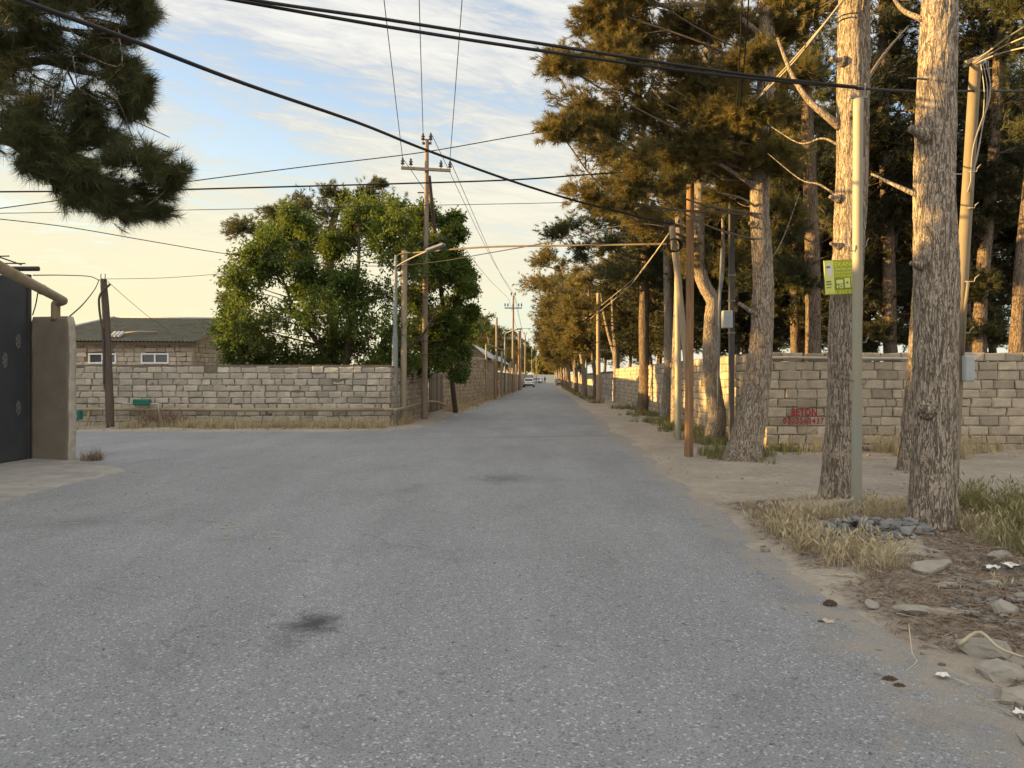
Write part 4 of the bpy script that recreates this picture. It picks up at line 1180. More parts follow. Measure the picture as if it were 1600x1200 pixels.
# --- repeatable whole pines for the far rows (built at the origin, moved, then copied)
def proto_pine(seed, H, lean, mats, z_low=3.6, R=2.9, n=34, nm='pine_tree'):
    rng = np.random.default_rng(seed)
    pts = []
    for k, t in enumerate(np.linspace(0, 1, 7)):
        pts.append([lean * t * t * 2 + rng.normal(0, 0.09) * (k > 0), rng.normal(0, 0.09) * (k > 0), H * 0.95 * t - 0.1 * (k == 0), 0.19 * (1 - 0.75 * t)])
    pts = np.array(pts)
    cl = up_clumps(pts, z_low, H, R, n, rng, (0.7, 1.15), (lean * 0.4, 0))
    return make_pine('pine', pts, cl, seed, 60, segs=14, step=0.3, bark=0.012, mats=mats, tufts=70, n=12, L=0.24, w=0.036, name=nm, limb_r=0.04, twig_r=0.012)
protos = [proto_pine(101, 11.0, -0.9, ('bark', 'needle')), proto_pine(102, 10.2, -0.4, ('bark_dark', 'needle'), 4.0, 2.6, 30), proto_pine(103, 11.6, -0.7, ('bark', 'needle_green'), 3.8, 3.0, 34), proto_pine(104, 9.6, -1.2, ('bark_dark', 'needle'), 3.2, 2.8, 30), proto_pine(105, 10.8, 0.5, ('bark_dark', 'needle_shaded'), 3.2, 3.0, 36)]
used = set()
def place_pine(k, x, y, rz, sc, label, group):
    p = protos[k]
    if k not in used:
        used.add(k); p.location = (x, y, -0.03); p.rotation_euler = (0, 0, rz); p.scale = (sc, sc, sc)
        p['label'] = label; p['group'] = group; return p
    return copy_thing(p, (x, y, -0.03), rz, sc, label, group)
rp = random.Random(9)
lab_row = 'slender pine in the far row along the right side of the road'
y = 53.0; i = 0
while y < 240:
    place_pine([1, 0, 3, 2][i % 4], rx(3.5 + rp.uniform(-0.35, 0.4), y), y, rp.uniform(-0.5, 0.5), rp.uniform(0.85, 1.05), lab_row, 'far row of pines on the right'); i += 1
    y += rp.uniform(4.2, 6.5) * (1 + y / 220)
lab_in = 'pine deep in the grove behind the right wall'
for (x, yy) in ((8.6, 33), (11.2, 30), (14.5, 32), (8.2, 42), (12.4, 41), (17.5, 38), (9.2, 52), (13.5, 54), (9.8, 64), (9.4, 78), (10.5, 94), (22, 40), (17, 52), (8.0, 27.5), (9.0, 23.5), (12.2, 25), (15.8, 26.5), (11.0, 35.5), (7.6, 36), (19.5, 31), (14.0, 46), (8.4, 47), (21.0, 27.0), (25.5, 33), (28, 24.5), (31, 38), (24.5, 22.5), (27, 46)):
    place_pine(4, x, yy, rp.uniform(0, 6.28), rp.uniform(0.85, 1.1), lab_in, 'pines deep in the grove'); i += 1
lab_l = 'dark pine behind the far wall on the left side of the road'
for (r, yy, s) in ((-9.5, 70, 0.72), (-8.2, 84, 0.75), (-6.5, 96, 0.82), (-9, 104, 0.9), (-6.4, 116, 0.8), (-6.0, 132, 0.85), (-8, 142, 0.9), (-6.0, 158, 0.85), (-6.2, 178, 0.9), (-5.6, 205, 0.9), (-5.4, 232, 0.85), (-12, 90, 0.8)):
    place_pine([2, 1, 2, 0][i % 4], rx(r, yy), yy, rp.uniform(0, 6.28), s, lab_l, 'dark pines beyond the left walls'); i += 1
lab_o = 'unseen pine added left of the junction to cast shade'
for (x, yy, s) in ((-27, 15.5, 0.8), (-31, 19.5, 0.75), (-27, 22.5, 0.7), (-36, 27, 0.8), (-38, 14, 0.85), (-42, 22, 0.8)):  # unseen pines, added to throw broken shade over the junction
    place_pine(i % 4, x, yy, rp.uniform(0, 6.28), s, lab_o, 'unseen shade pines left of the view'); i += 1

# --- the pine whose boughs hang in at the upper left
def left_pine():
    def Q(px, py, d): return P(px, py, d - 1.4)
    path = np.array([[-9.7, 7.0, -0.1, 0.24], [-9.6, 7.1, 1.5, 0.22], [-9.4, 7.1, 3.0, 0.2], [-9.35, 7.0, 4.6, 0.17], [-9.2, 7.0, 6.4, 0.12], [-9.1, 7.0, 8.2, 0.05]])
    cl = blobs([(u_, v_, r_, d_ - 1.4) for (u_, v_, r_, d_) in [(40, 20, 62, 8.2), (125, 15, 60, 8.4), (200, 5, 40, 8.6), (225, 25, 24, 8.6), (20, 110, 62, 8.2), (105, 90, 60, 8.4), (165, 70, 46, 8.7), (195, 105, 38, 8.6), (222, 135, 28, 8.6), (60, 165, 58, 8.3),
                (140, 155, 52, 8.5), (205, 165, 34, 8.6), (35, 215, 44, 8.3), (110, 215, 50, 8.5), (175, 225, 50, 8.6), (235, 245, 44, 8.6), (275, 272, 28, 8.6), (160, 280, 44, 8.5), (215, 295, 44, 8.6), (250, 335, 26, 8.6), (195, 335, 30, 8.6), (120, 275, 38, 8.5), (92, 245, 42, 8.4), (150, 312, 32, 8.5),
                (-60, 80, 70, 8.2), (-80, 200, 60, 8.3), (-40, -60, 70, 8.2), (100, -80, 70, 8.3), (-180, 0, 80, 8.3), (-250, 150, 70, 8.5), (-150, -150, 80, 8.3), (-300, -60, 80, 8), (-430, 50, 80, 8.2), (-480, -120, 80, 8.2), (30, -170, 70, 8.6)]], np.random.default_rng(8), 0.35)
    tw = [([np.array([-9.35, 7.0, 4.2]), Q(-160, 215, 8.3), Q(0, 215, 8.35), Q(40, 235, 8.4), Q(75, 228, 8.45), Q(150, 255, 8.5)], 0.09, 0.02, 22, 8),
          ([Q(75, 232, 8.45), Q(110, 290, 8.5), Q(175, 320, 8.55), Q(230, 330, 8.6)], 0.025, 0.008, 14),
          ([np.array([-9.3, 7.0, 5.0]), Q(-120, 90, 8.3), Q(20, 100, 8.35), Q(70, 95, 8.4), Q(125, 112, 8.5), Q(190, 120, 8.6)], 0.07, 0.014, 20, 8),
          ([Q(20, 215, 8.35), Q(50, 245, 8.2), Q(42, 252, 8.2)], 0.03, 0.02, 6), ([Q(0, 20, 8.2), Q(80, 40, 8.3), Q(160, 60, 8.5)], 0.03, 0.012, 10)]
    # droopy fine shoots
    rng = np.random.default_rng(3)
    for k in range(26):
        a = Q(rng.uniform(30, 170), rng.uniform(40, 190), rng.uniform(8.1, 8.7))
        tw.append(([a, a + rng.normal(0, 0.12, 3) + (0.12, 0, -0.02), a + rng.normal(0, 0.2, 3) + (0.3, 0, -0.12)], 0.009, 0.004, 8, 5))
    cc = []
    for c, r in cl:
        bough = np.vstack([spline(t_[0], 30) for t_ in tw[:5]])
        bough = bough[bough[:, 0] < c[0] + 0.1]
        at = attach_on(path, c[2] - 0.6) if c[0] < -6.5 else bough[np.argmin(np.linalg.norm((bough - c - (-0.35, 0, 0)), axis=1))]
        cc.append((c, r, at))
    make_pine('dark pine boughs hanging into the view at the upper left', path, cc, 40, 8.4, segs=30, step=0.08, twigs=tw, mats=('bark_dark', 'needle_green'),
              tufts=60, n=36, L=0.14, w=0.0042, limb_r=0.016, twig_r=0.005, fill=3, crown_kw=dict(droop=0.35, grow=1.05))
left_pine()

# --- leafy tree behind the corner wall
def leaf_cloud(mb, rng, clumps, per, size, limbs, limb_r=0.03):
    for (c, r, at) in clumps:
        c, at = np.asarray(c, float), np.asarray(at, float)
        mid = (c + at) / 2 + rng.normal(0, 0.15, 3)
        limbs.tube(spline([at, mid, c], 7), np.linspace(limb_r, limb_r * 0.3, 7), 6)
        ns = max(8, per // 26)
        dirs = unit(rng, ns); dirs[:, 2] = dirs[:, 2] * 0.9 + 0.15
        tips = c + dirs * (r * rng.uniform(0.5, 1.12, ns))[:, None]
        src = c + dirs * (r * 0.1)
        for k in range(0, ns, 2): limbs.tube([src[k], (src[k] + tips[k]) / 2 + (0, 0, .03), tips[k]], [0.01, 0.008, 0.004], 4, caps=False)
        t = rng.uniform(0.3, 1.05, (ns, 26, 1))
        pos = (src[:, None] * (1 - t) + tips[:, None] * t + rng.normal(0, 0.07, (ns, 26, 3))).reshape(-1, 3)
        N = len(pos)
        d = np.repeat(dirs, 26, 0) * 0.6 + unit(rng, N) * 0.9 + np.array([0, 0, -0.35]); d /= np.linalg.norm(d, axis=1)[:, None]
        s = np.cross(d, unit(rng, N) + np.array([0, 0, 1.2])); s /= np.linalg.norm(s, axis=1)[:, None] + 1e-9
        ln = size * rng.uniform(0.7, 1.25, (N, 1))
        up = np.cross(s, d)
        V = np.stack([pos, pos + d * ln * 0.5 + s * ln * 0.24 + up * ln * 0.06, pos + d * ln, pos + d * ln * 0.5 - s * ln * 0.24 + up * ln * 0.06], 1).reshape(-1, 3)
        i = np.arange(N) * 4
        f = np.concatenate([np.stack([i, i + 1, i + 2], 1), np.stack([i, i + 2, i + 3], 1)])
        tn = np.repeat(np.clip(rng.normal(rng.normal(0.5, 0.15), 0.22, N), 0, 1), 4)
        mb.add(V, [f], 0, tn)

def leafy_tree():
    rng = np.random.default_rng(60)
    base = P(545, 590, 27.6); base[2] = -0.05
    T = thing('leafy_tree', 'broad leafy green tree overhanging the corner wall on the left', 'tree', tuple(base))
    rows = [(400, 400, 42), (388, 455, 42), (402, 515, 46), (372, 540, 34), (455, 385, 40), (425, 430, 36), (460, 500, 44), (440, 550, 40), (500, 545, 46), (520, 390, 36), (545, 445, 40), (565, 335, 42), (600, 395, 44), (560, 510, 44), (625, 345, 36),
            (640, 410, 42), (600, 465, 42), (615, 520, 42), (655, 470, 40), (650, 530, 40), (690, 380, 22), (700, 430, 28), (712, 475, 26), (690, 520, 34), (668, 340, 24), (716, 365, 18), (660, 572, 26), (692, 565, 26), (555, 555, 46), (610, 560, 36), (540, 380, 32), (590, 330, 30), (360, 490, 20), (735, 490, 16), (510, 440, 24), (480, 425, 26), (500, 470, 26), (470, 455, 20), (720, 420, 20), (420, 365, 26), (480, 355, 24), (370, 560, 34), (420, 570, 36), (470, 570, 40), (520, 575, 40), (590, 580, 34), (630, 575, 30), (350, 520, 24), (705, 400, 24), (725, 450, 20), (700, 500, 26), (680, 440, 30), (720, 520, 22), (700, 545, 26), (675, 545, 30), (735, 455, 14), (695, 350, 16), (650, 400, 34), (665, 440, 34), (655, 350, 28), (668, 500, 34), (645, 470, 30), (660, 380, 26), (685, 410, 26)]
    tm, cm = MB(), MB()
    stems = []
    for (tx, ty, dd, r) in ((560, 330, 27.6, 0.16), (640, 400, 27, 0.12), (440, 430, 27.5, 0.13), (690, 470, 26.5, 0.09), (520, 420, 28.5, 0.11)):
        tip = P(tx, ty, dd); p0 = base + np.array([rng.normal(0, 0.3), rng.normal(0, 0.3), 0])
        st = np.array([[*p0, r], [*(p0 * .65 + tip * .35 + rng.normal(0, .15, 3) + (0, 0, .3)), r * .7], [*(p0 * .3 + tip * .7 + rng.normal(0, .15, 3)), r * .45], [*tip, r * .15]])
        stems.append(st); trunk_mb(tm, st, 12, 0.2, 0.006, rng.uniform(0, 50))
    cl = []
    for (px, py, r) in rows:
        d = rng.uniform(26.0, 29.2); c = P(px, py, d)
        if px > 640: c = P(px, py, rng.uniform(29.2, 30.8))
        best = min(stems, key=lambda s: np.linalg.norm(attach_on(s, c[2] - .5) - c))
        cl.append((c, r / F * 27.5, attach_on(best, c[2] - 0.5)))
        if rng.random() < 0.75:
            c2 = c + rng.normal(0, 0.55, 3) * (1, 1, .6); cl.append((c2, r / F * 25, attach_on(best, c2[2] - 0.5)))
    leaf_cloud(cm, rng, cl, 1350, 0.135, tm, 0.022)
    cm.build('crown', M['leaf'], T); tm.build('trunk', M['bark_leafy'], T)
    q = px_path([(520, 640, 18), (520, 520, 16), (515, 430, 14), (520, 350, 11), (540, 300, 6)], 32)
    q[0, 2] = -0.1
    make_pine('dark pine showing above and behind the leafy tree on the left', q, blobs([(375, 352, 24, 32), (432, 345, 34, 32), (480, 325, 34, 32), (528, 312, 34, 32), (575, 300, 24, 32), (612, 322, 30, 32), (560, 345, 40, 32), (366, 440, 20, 32), (357, 468, 18, 32), (420, 395, 36, 32), (500, 380, 42, 32), (470, 370, 36, 32.5), (590, 360, 36, 32), (400, 360, 26, 32), (512, 300, 20, 32), (590, 288, 14, 32), (640, 360, 30, 32.5)], rng), 61, 32, segs=16, step=0.2, tufts=130, n=16, L=0.18, w=0.02, mats=('bark_dark', 'needle_green'))
leafy_tree()
def small_tree(label, base, H, R, seed, m='leaf', size=0.2, n=14):
    rng = np.random.default_rng(seed)
    T = thing('leafy_tree', label, 'tree', tuple(base))
    tm, cm = MB(), MB()
    st = np.array([[*base, 0.14], [base[0] + .1, base[1], base[2] + H * .4, .1], [base[0] - .05, base[1], base[2] + H * .75, .05], [base[0], base[1], base[2] + H * .95, 0.02]])
    trunk_mb(tm, st, 10, 0.3, 0.004, seed)
    cl = []
    for k in range(n):
        a = rng.uniform(0, 6.283); z = rng.uniform(0.35, 1) * H; q = R * math.sqrt(rng.uniform(0, 1)) * math.sin(math.pi * (0.25 + 0.7 * (z / H - 0.35) / 0.65))
        c = np.array([base[0] + q * math.cos(a), base[1] + q * math.sin(a), base[2] + z]); cl.append((c, R * 0.42, attach_on(st, z - R * 0.4)))
    leaf_cloud(cm, rng, cl, 420, size, tm)
    cm.build('crown', M[m], T); tm.build('trunk', M['bark_leafy'], T); return T
small_tree('small bare-topped tree peeping over the mossy roof ridge', P(200, 590, 44) * (1, 1, 0), 5.1, 1.1, 71, 'leaf', 0.08, 5)
small_tree('yellow-lit leafy tree beside the grey shed roof', P(705, 590, 58) * (1, 1, 0), 4.6, 1.6, 72, 'leaf', 0.2)
small_tree('leafy tree on the left behind the shed, dark green', P(735, 590, 66) * (1, 1, 0), 6.3, 2.2, 73, 'leaf', 0.22, 18)
small_tree('bright yellow-green tree over the wall at the far end of the road', np.array([rx(1.0, 282), 282, 0]), 8.0, 6.5, 74, 'leaf_yellow', 0.8, 22)
small_tree('green tree at the far end of the road on the left', np.array([rx(-7.0, 288), 288, 0]), 12.0, 5.5, 75, 'leaf', 0.8, 22)
small_tree('green tree at the far end of the road behind the pines', np.array([rx(11.0, 290), 290, 0]), 13.0, 6.0, 76, 'leaf', 0.8, 22)

# ------------------------------------------------------------------ poles, lamps, pipes
def pole(name, label, cat, rows, d, m, segs=14, group=None, bend=0.0, root=True):
    path = px_path(rows, d)
    base = path[0, :3].copy()
    T = thing(name, label, cat, tuple(base), group)
    mb = MB()
    s = spline(path, 40)
    s[0, 2] -= 0.1
    sd = hash(label) % 97 if False else len(label)
    mb.tube(s[:, :3], s[:, 3], segs, shape=lambda p, th: np.array([[0.05 * s[i, 3] * mn.noise(Vector((math.cos(a) + sd, math.sin(a), p[i, 2] * 0.8))) for a in th] for i in range(len(p))]))
    return T, mb, path
def insulator(parent, p, sc=1.0):
    mb = MB()
    prof = [(0.0, 0.012), (0.10, 0.012), (0.10, 0.05), (0.125, 0.062), (0.15, 0.035), (0.17, 0.03), (0.18, 0.056), (0.21, 0.05), (0.235, 0.028), (0.26, 0.034), (0.29, 0.02)]
    pts = np.array([[p[0], p[1], p[2] + z * sc] for z, r in prof]); pts[:, 2] += np.arange(len(pts)) * 1e-4
    mb.tube(pts, np.array([r for z, r in prof]) * sc, 10, smooth=False)
    return mb.build('insulator', M['insulator'], parent)

# near green-grey metal pole with hooks
T, mb, p = pole('utility_pole', 'green-grey painted metal pole standing between the two near pine trunks', 'pole', [(1338, 812, 16), (1339, 600, 15), (1340, 400, 15), (1341, 155, 15)], 8.45, M['pole_paint'])
mb.build('shaft', M['pole_paint'], T)
def hook(parent, p, dx, up, m=None):
    q = np.asarray(p, float)
    MB().tube([q, q + (dx, 0, 0), q + (dx * 1.05, -0.01, up * 0.5), q + (dx * 1.5, -0.01, up)], 0.007, 6).build('hook', m or M['galv'], parent)
for (px, py, dx, up) in ((1346, 300, 0.05, 0.08), (1346, 385, 0.05, 0.09), (1346, 535, 0.05, 0.06), (1345, 600, 0.05, 0.06), (1333, 392, -0.05, 0.07), (1333, 595, -0.04, 0.03)):
    hook(T, P(px, py, 8.42), dx, up)
cb = MB().box(P(1342, 152, 8.45), (0.2, 0.03, 0.03)); 
for k in (-1, 1): cb.tube([P(1342 + 9 * k, 152, 8.45), P(1342 + 10 * k, 130, 8.45)], 0.008, 6)
cb.build('bracket', M['galv'], T)
MB().tube([P(1350, 245, 8.5), P(1350, 192, 8.5)], 0.013, 8).build('conduit', M['pole_concrete'], T)

# concrete pole at the right with climbing hooks, cross bar and meter box
T, mb, p = pole('utility_pole', 'leaning yellowish concrete pole with climbing hooks behind the thickest trunk', 'pole', [(1487, 735, 20), (1494, 600, 19), (1503, 440, 18), (1513, 280, 17), (1525, 92, 16)], 10.2, M['pole_concrete'])
mb.build('shaft', M['pole_concrete'], T)
for (px, py, dx, up) in ((1514, 268, 0.10, 0.09), (1504, 272, -0.10, -0.02), (1512, 325, 0.09, 0.07), (1508, 440, 0.12, 0.09), (1503, 520, 0.10, 0.08)):
    hook(T, P(px, py, 10.1), dx, up, M['pale_wire'])
MB().box(P(1526, 92, 10.2), (0.32, 0.06, 0.06), axes=np.array([[0.93, 0, 0.36], [0, 1, 0], [-0.36, 0, 0.93]])).build('cross_bar', M['wood_pale'], T)
bx = MB().box(P(1513, 576, 10.05), (0.13, 0.09, 0.34), bev=0.015).build('meter_box', M['box_grey'], T)
MB().tube([P(1504, 555, 10.1), P(1508, 480, 10.0), P(1513, 440, 10.0)], 0.02, 8).build('conduit', M['pole_concrete'], T)

# orange-brown wooden pole
T, mb, p = pole('utility_pole', 'orange-brown wooden pole rising in front of the crooked pine', 'pole', [(1076, 717, 14), (1077, 600, 13), (1078, 450, 12.5), (1079, 250, 12)], 14.9, M['wood_orange'])
mb.build('shaft', M['wood_orange'], T)
for k in (-1, 1): insulator(T, P(1079 + 6 * k, 262, 14.8), 0.5)
MB().box(P(1079, 268, 14.9), (0.28, 0.06, 0.05)).build('cross_bar', M['wood_orange'], T)
# leaning pole with coil
T, mb, p = pole('brace_pole', 'tan pole leaning against the orange pole with a black cable coil on it', 'pole', [(1076, 610, 9), (1070, 545, 9), (1062, 460, 10), (1050, 355, 10)], [15.2, 15.4, 15.7, 16.2], M['wood_pale'])
mb.build('shaft', M['wood_pale'], T)
cbm = MB().box(P(1050, 353, 16.2), (0.34, 0.05, 0.05))
cbm.build('cross_bar', M['wood_dark'], T)
for k in (-1.5, -0.5, 0.5, 1.5): insulator(T, P(1050 + 7 * k, 352, 16.2), 0.45)
co = MB(); c = P(1053, 384, 16.0)
for k in range(5):
    th = np.linspace(0, 2 * math.pi, 40)
    co.tube(np.stack([c[0] + (0.125 + 0.01 * k) * np.cos(th), c[1] - 0.02 * k + 0.0 * th, c[2] + (0.15 - 0.006 * k) * np.sin(th)], 1), 0.011, 6)
tag(co.build('cable_coil', M['black_wire']), 'coil of black cable hung on the leaning tan pole', 'cable coil')
# dark meter post
pd = 16.0
T = thing('meter_post', 'thin dark square post with a grey meter box, beside the flared pine', 'post', tuple(P(1143, 706, pd) * (1, 1, 0)))
MB().box((P(1143, 590, pd)[0], pd, 2.72), (0.105, 0.105, 5.5), bev=0.006).build('shaft', M['steel_dark'], T)
MB().box(P(1136, 499, pd - 0.12), (0.20, 0.14, 0.36), bev=0.012).build('meter_box', M['box_grey'], T)
for py in (430, 470, 520): MB().box(P(1143, py, pd - 0.06), (0.15, 0.03, 0.03)).build('bracket', M['galv'], T)
T2 = thing('antenna_mast', 'slim grey mast standing just left of the dark meter post', 'mast', tuple(P(1125, 590, 16.4) * (1, 1, 0)))
MB().tube([(P(1122, 590, 16.6)[0], 16.6, 1.0), P(1124, 480, 16.6), P(1128, 388, 16.6)], 0.03, 8).build('shaft', M['galv'], T2)
# tan pole further up the road and others on the right
def simple_pole(label, rows, d, m, group=None, arm=False):
    T, mb, p = pole('utility_pole', label, 'pole', rows, d, m, 10, group)
    mb.build('shaft', m, T)
    return T, p
simple_pole('tan pole standing alone on the right verge by the end of the sunlit wall', [(935, 631, 7.5), (935, 540, 6.5), (935, 458, 6)], 46, M['wood_pale'])
simple_pole('pale painted pole right of the road among the far pines', [(916, 615, 4), (916, 560, 3.4), (916, 500, 3)], 75, M['pole_grey'])
simple_pole('dark brown pole on the right verge near the parked car', [(885, 604, 4), (885, 580, 3.5), (885, 545, 3.2)], 128, M['wood_dark'])
# left side group at the corner
T = thing('street_lamp', 'grey-green stepped steel lamp post at the wall corner with a raised arm', 'street lamp', tuple(P(617, 662, 25.4) * (1, 1, 0)))
a0 = P(616, 590, 25.4)
seg = [(-0.05, 0.105), (2.9, 0.10), (2.92, 0.085), (3.0, 0.075), (5.0, 0.065), (5.02, 0.05), (5.6, 0.045)]
MB().tube([[a0[0] + 0.01 * z, 25.4, z] for z, r in seg], [r for z, r in seg], 14, smooth=False).build('shaft', M['pole_grey'], T)
tip = P(668, 392, 24.4)
MB().tube(spline([[a0[0] + 0.05, 25.4, 5.2], P(630, 410, 25.2), P(650, 400, 24.8), tip], 16), 0.028, 8).build('arm', M['galv'], T)
hd = MB()
u = np.array([0.9, -0.35, 0.26]); u /= np.linalg.norm(u)
for k in range(1): hd.box(tip + u * 0.30, (0.68, 0.24, 0.13), bev=0.05, axes=np.array([u, [0.36, 0.93, 0], np.cross(u, [0.36, 0.93, 0])]))
hd.build('lamp_head', M['galv'], T)
lb = MB().box(P(616, 595, 25.28), (0.13, 0.03, 0.38)); lb.build('notice', M['label_pink'], T)
simple_pole('plain pale round pole right beside the corner lamp post', [(630, 661, 10), (631, 540, 9.5), (632, 392, 9)], 25.6, M['wood_pale'])
# main power pole with crossarm
MD = 28.4
T, mb, p = pole('power_pole', 'tall wooden power pole with a crossarm and six insulators at the left corner', 'power pole', [(663, 657, 10), (664, 500, 9), (666, 350, 7.5), (667, 218, 6.5)], MD, M['wood_grey'])
mb.build('shaft', M['wood_grey'], T)
MB().box(P(665.5, 264.5, MD - 0.1), (1.82, 0.10, 0.10), axes=np.array([[0.9985, 0, -0.055], [0, 1, 0], [0.055, 0, 0.9985]])).build('crossarm', M['wood_grey'], T)
ins_px = [(629, 262), (642, 263), (689, 266), (703, 267)]
for (a, b) in ins_px: insulator(T, P(a, b, MD - 0.1), 1.25)
for (a, b) in ((661, 224), (673, 224)):
    MB().box(P((a + 667) / 2, b, MD - 0.02), (0.2, 0.05, 0.08)).build('bracket', M['steel_dark'], T)
    insulator(T, P(a, b, MD - 0.1), 1.3)
MB().box(P(663, 301, MD), (0.5, 0.04, 0.04)).build('spreader', M['steel_dark'], T)
T, mb, p = pole('brace_pole', 'dark leaning brace pole propping the tall power pole', 'pole', [(712, 645, 8), (700, 540, 7.5), (685, 420, 7), (670, 275, 6.5)], [33.8, 32.2, 30.4, 28.6], M['wood_dark'])
mb.build('shaft', M['wood_dark'], T)
# far power poles
def far_power(label, px, ybase, ytop, d, half):
    T, mb, p = pole('power_pole', label, 'power pole', [(px, ybase, 300 / d), (px + 1, ytop, 240 / d)], d, M['wood_grey'], 8)
    mb.build('shaft', M['wood_grey'], T)
    za = P(px, ytop, d)[2]
    MB().box((P(px + 1, 590, d)[0], d - 0.1, za - 1.3), (half * 2, 0.12, 0.12)).build('crossarm', M['wood_grey'], T)
    for k in (-1, -0.65, 0.65, 1): insulator(T, (P(px + 1, 590, d)[0] + k * half * 0.95, d - 0.1, za - 1.25), 1.6)
    for k in (-1, 1): insulator(T, (P(px + 1, 590, d)[0] + k * 0.2, d - 0.05, za - 0.1), 1.6)
    return T
far_power('second tall power pole with crossarm standing past the shed on the left', 801, 612, 462, 80, 0.9)
far_power('smallest distant power pole with crossarm far down the left side', 820, 603, 522, 138, 0.9)
lg = 'slim poles along the far left verge'
simple_pole('bare wooden pole behind the shed roof on the left', [(776, 622, 4), (776, 560, 3.6), (776, 496, 3.4)], 60, M['wood_grey'])
simple_pole('brown pole right of the second power pole', [(811, 610, 3.4), (811, 570, 3.2), (811, 517, 3)], 92, M['wood_orange'])
for (px, yb, yt, d) in ((813.5, 609, 514, 96), (831, 601, 545, 160), (838, 599, 555, 190)):
    simple_pole('thin grey pole far along the left verge', [(px, yb, 250 / d), (px, (yb + yt) / 2, 230 / d), (px, yt, 210 / d)], d, M['galv'], lg)
T, p = simple_pole('second street lamp with a sloping arm beyond the gas pipe frame', [(789, 617, 3.6), (789, 570, 3), (789, 521, 2.4)], 69, M['pole_grey'])
T.name = 'street_lamp'; T['category'] = 'street lamp'
MB().tube([P(789, 521, 69), P(799, 517, 68.6), P(808, 515, 68)], 0.05, 6).build('arm', M['galv'], T)
MB().box(P(811, 514, 68), (0.5, 0.2, 0.12), bev=0.04).build('lamp_head', M['galv'], T)
# overhead gas pipe crossing the road
gp = MB()
L0, R0 = P(621, 397, 25.6), P(1052, 381, 19.0)
ar = spline([P(620, 668, 25.8), P(620, 560, 25.8), P(619, 420, 25.7)], 8)
cor = spline([P(619, 420, 25.7), P(620, 402, 25.65), P(628, 396, 25.5), P(645, 395, 25.3)], 10)
cross = spline([P(645, 395, 25.3), P(760, 386, 23.2), P(900, 383.5, 21.1), R0], 24)
gp.tube(ar, 0.027, 10).tube(cor, 0.027, 10).tube(cross, 0.028, 10)
dn = spline([R0, P(1057, 390, 18.9), P(1058, 420, 18.8), P(1058, 560, 18.8), P(1059, 692, 18.8)], 24)
gp.tube(dn[:6], 0.032, 10)
tag(gp.build('overhead_gas_pipe', M['pipe_worn']), 'beige gas pipe crossing high over the road between the two verges', 'gas pipe')
simple_pole('pale grey-green pipe riser left of the orange pole carrying the overhead pipe', [(1059, 693, 9.5), (1059, 560, 9), (1058, 425, 8.5)], 18.8, M['pole_paint'])
# gas pipe along the corner wall
gp = MB()
yy = LW_D - 0.22
z1 = 1.55 - (640 - 590) / F * yy
gp.tube([(-16.0, yy, z1), (-12, yy, z1 + 0.01), (-8, yy, z1 - 0.01), (-4.05, yy, z1)], 0.055, 10)
gp.tube(spline([(-4.05, yy, z1), (-3.72, yy + 0.05, z1), (-3.60, yy + 0.4, z1), (-3.40, 33.5, 0.50), P(716, 640, 38.6), P(740, 630, 44.5), P(755, 623.5, 50.0)], 40), 0.055, 10)
gp.tube(spline([P(755, 623.5, 50), P(758.5, 621.5, 50.2), P(759.5, 616, 50.2), P(759.5, 541, 50.2)], 20), 0.055, 10)
gp.tube(spline([P(759.5, 541, 50.2), P(760, 538.5, 50.3), P(763, 539, 50.8), P(786, 547, 58)], 14), 0.055, 8)
GPT = thing('gas_pipe', 'long beige gas pipe running knee-high along the left corner wall', 'gas pipe', (-8.0, yy, 0))
gp.build('pipe', M['gas_pipe'], GPT)
for (px, z_) in ((247, z1), (427, z1)):
    x = P(px, 590, yy)[0]
    MB().tube([(x, yy + 0.02, -0.1), (x, yy + 0.02, z_)], 0.032, 8).build('support', M['gas_pipe'], GPT)
for (px, d) in ((700, 36.5), (772, 56)):
    q = P(px, 590, d); MB().tube([(q[0], d, -0.1), (q[0], d, 0.5 if px < 750 else 3.2)], 0.035, 8).build('support', M['gas_pipe'], GPT)
x = P(140, 590, yy)[0]; MB().tube([(x - .12, yy, -0.1), (x, yy, z1)], 0.035, 8).build('support', M['gas_pipe'], GPT)
# meter boxes
T = thing('gas_meter', 'green gas meter box on a pale pipe stand in front of the corner wall', 'gas meter', tuple(P(222, 664, yy - .15) * (1, 1, 0)))
yb_ = yy - 0.05
MB().box(P(222, 628.5, yb_), (0.52, 0.22, 0.20), bev=0.03).build('box', M['green_box'], T)
MB().tube(spline([P(189, 630, yb_), P(205, 631, yb_), P(240, 631.5, yb_), P(247, 632, yb_), P(248, 636, yb_), P(248, 662, yb_)], 20), 0.03, 8).build('stand', M['gas_pipe_grey'], T)
T = thing('gas_meter', 'green gas meter box half hidden behind the brown pillar', 'gas meter', tuple(P(121, 660, 22.6) * (1, 1, 0)))
MB().box(P(121, 648, 22.6), (0.22, 0.25, 0.30), bev=0.03).build('box', M['green_box'], T)
MB().tube([P(121, 655, 22.6), P(121, 672, 22.6)], 0.03, 8).build('stand', M['gas_pipe_grey'], T)
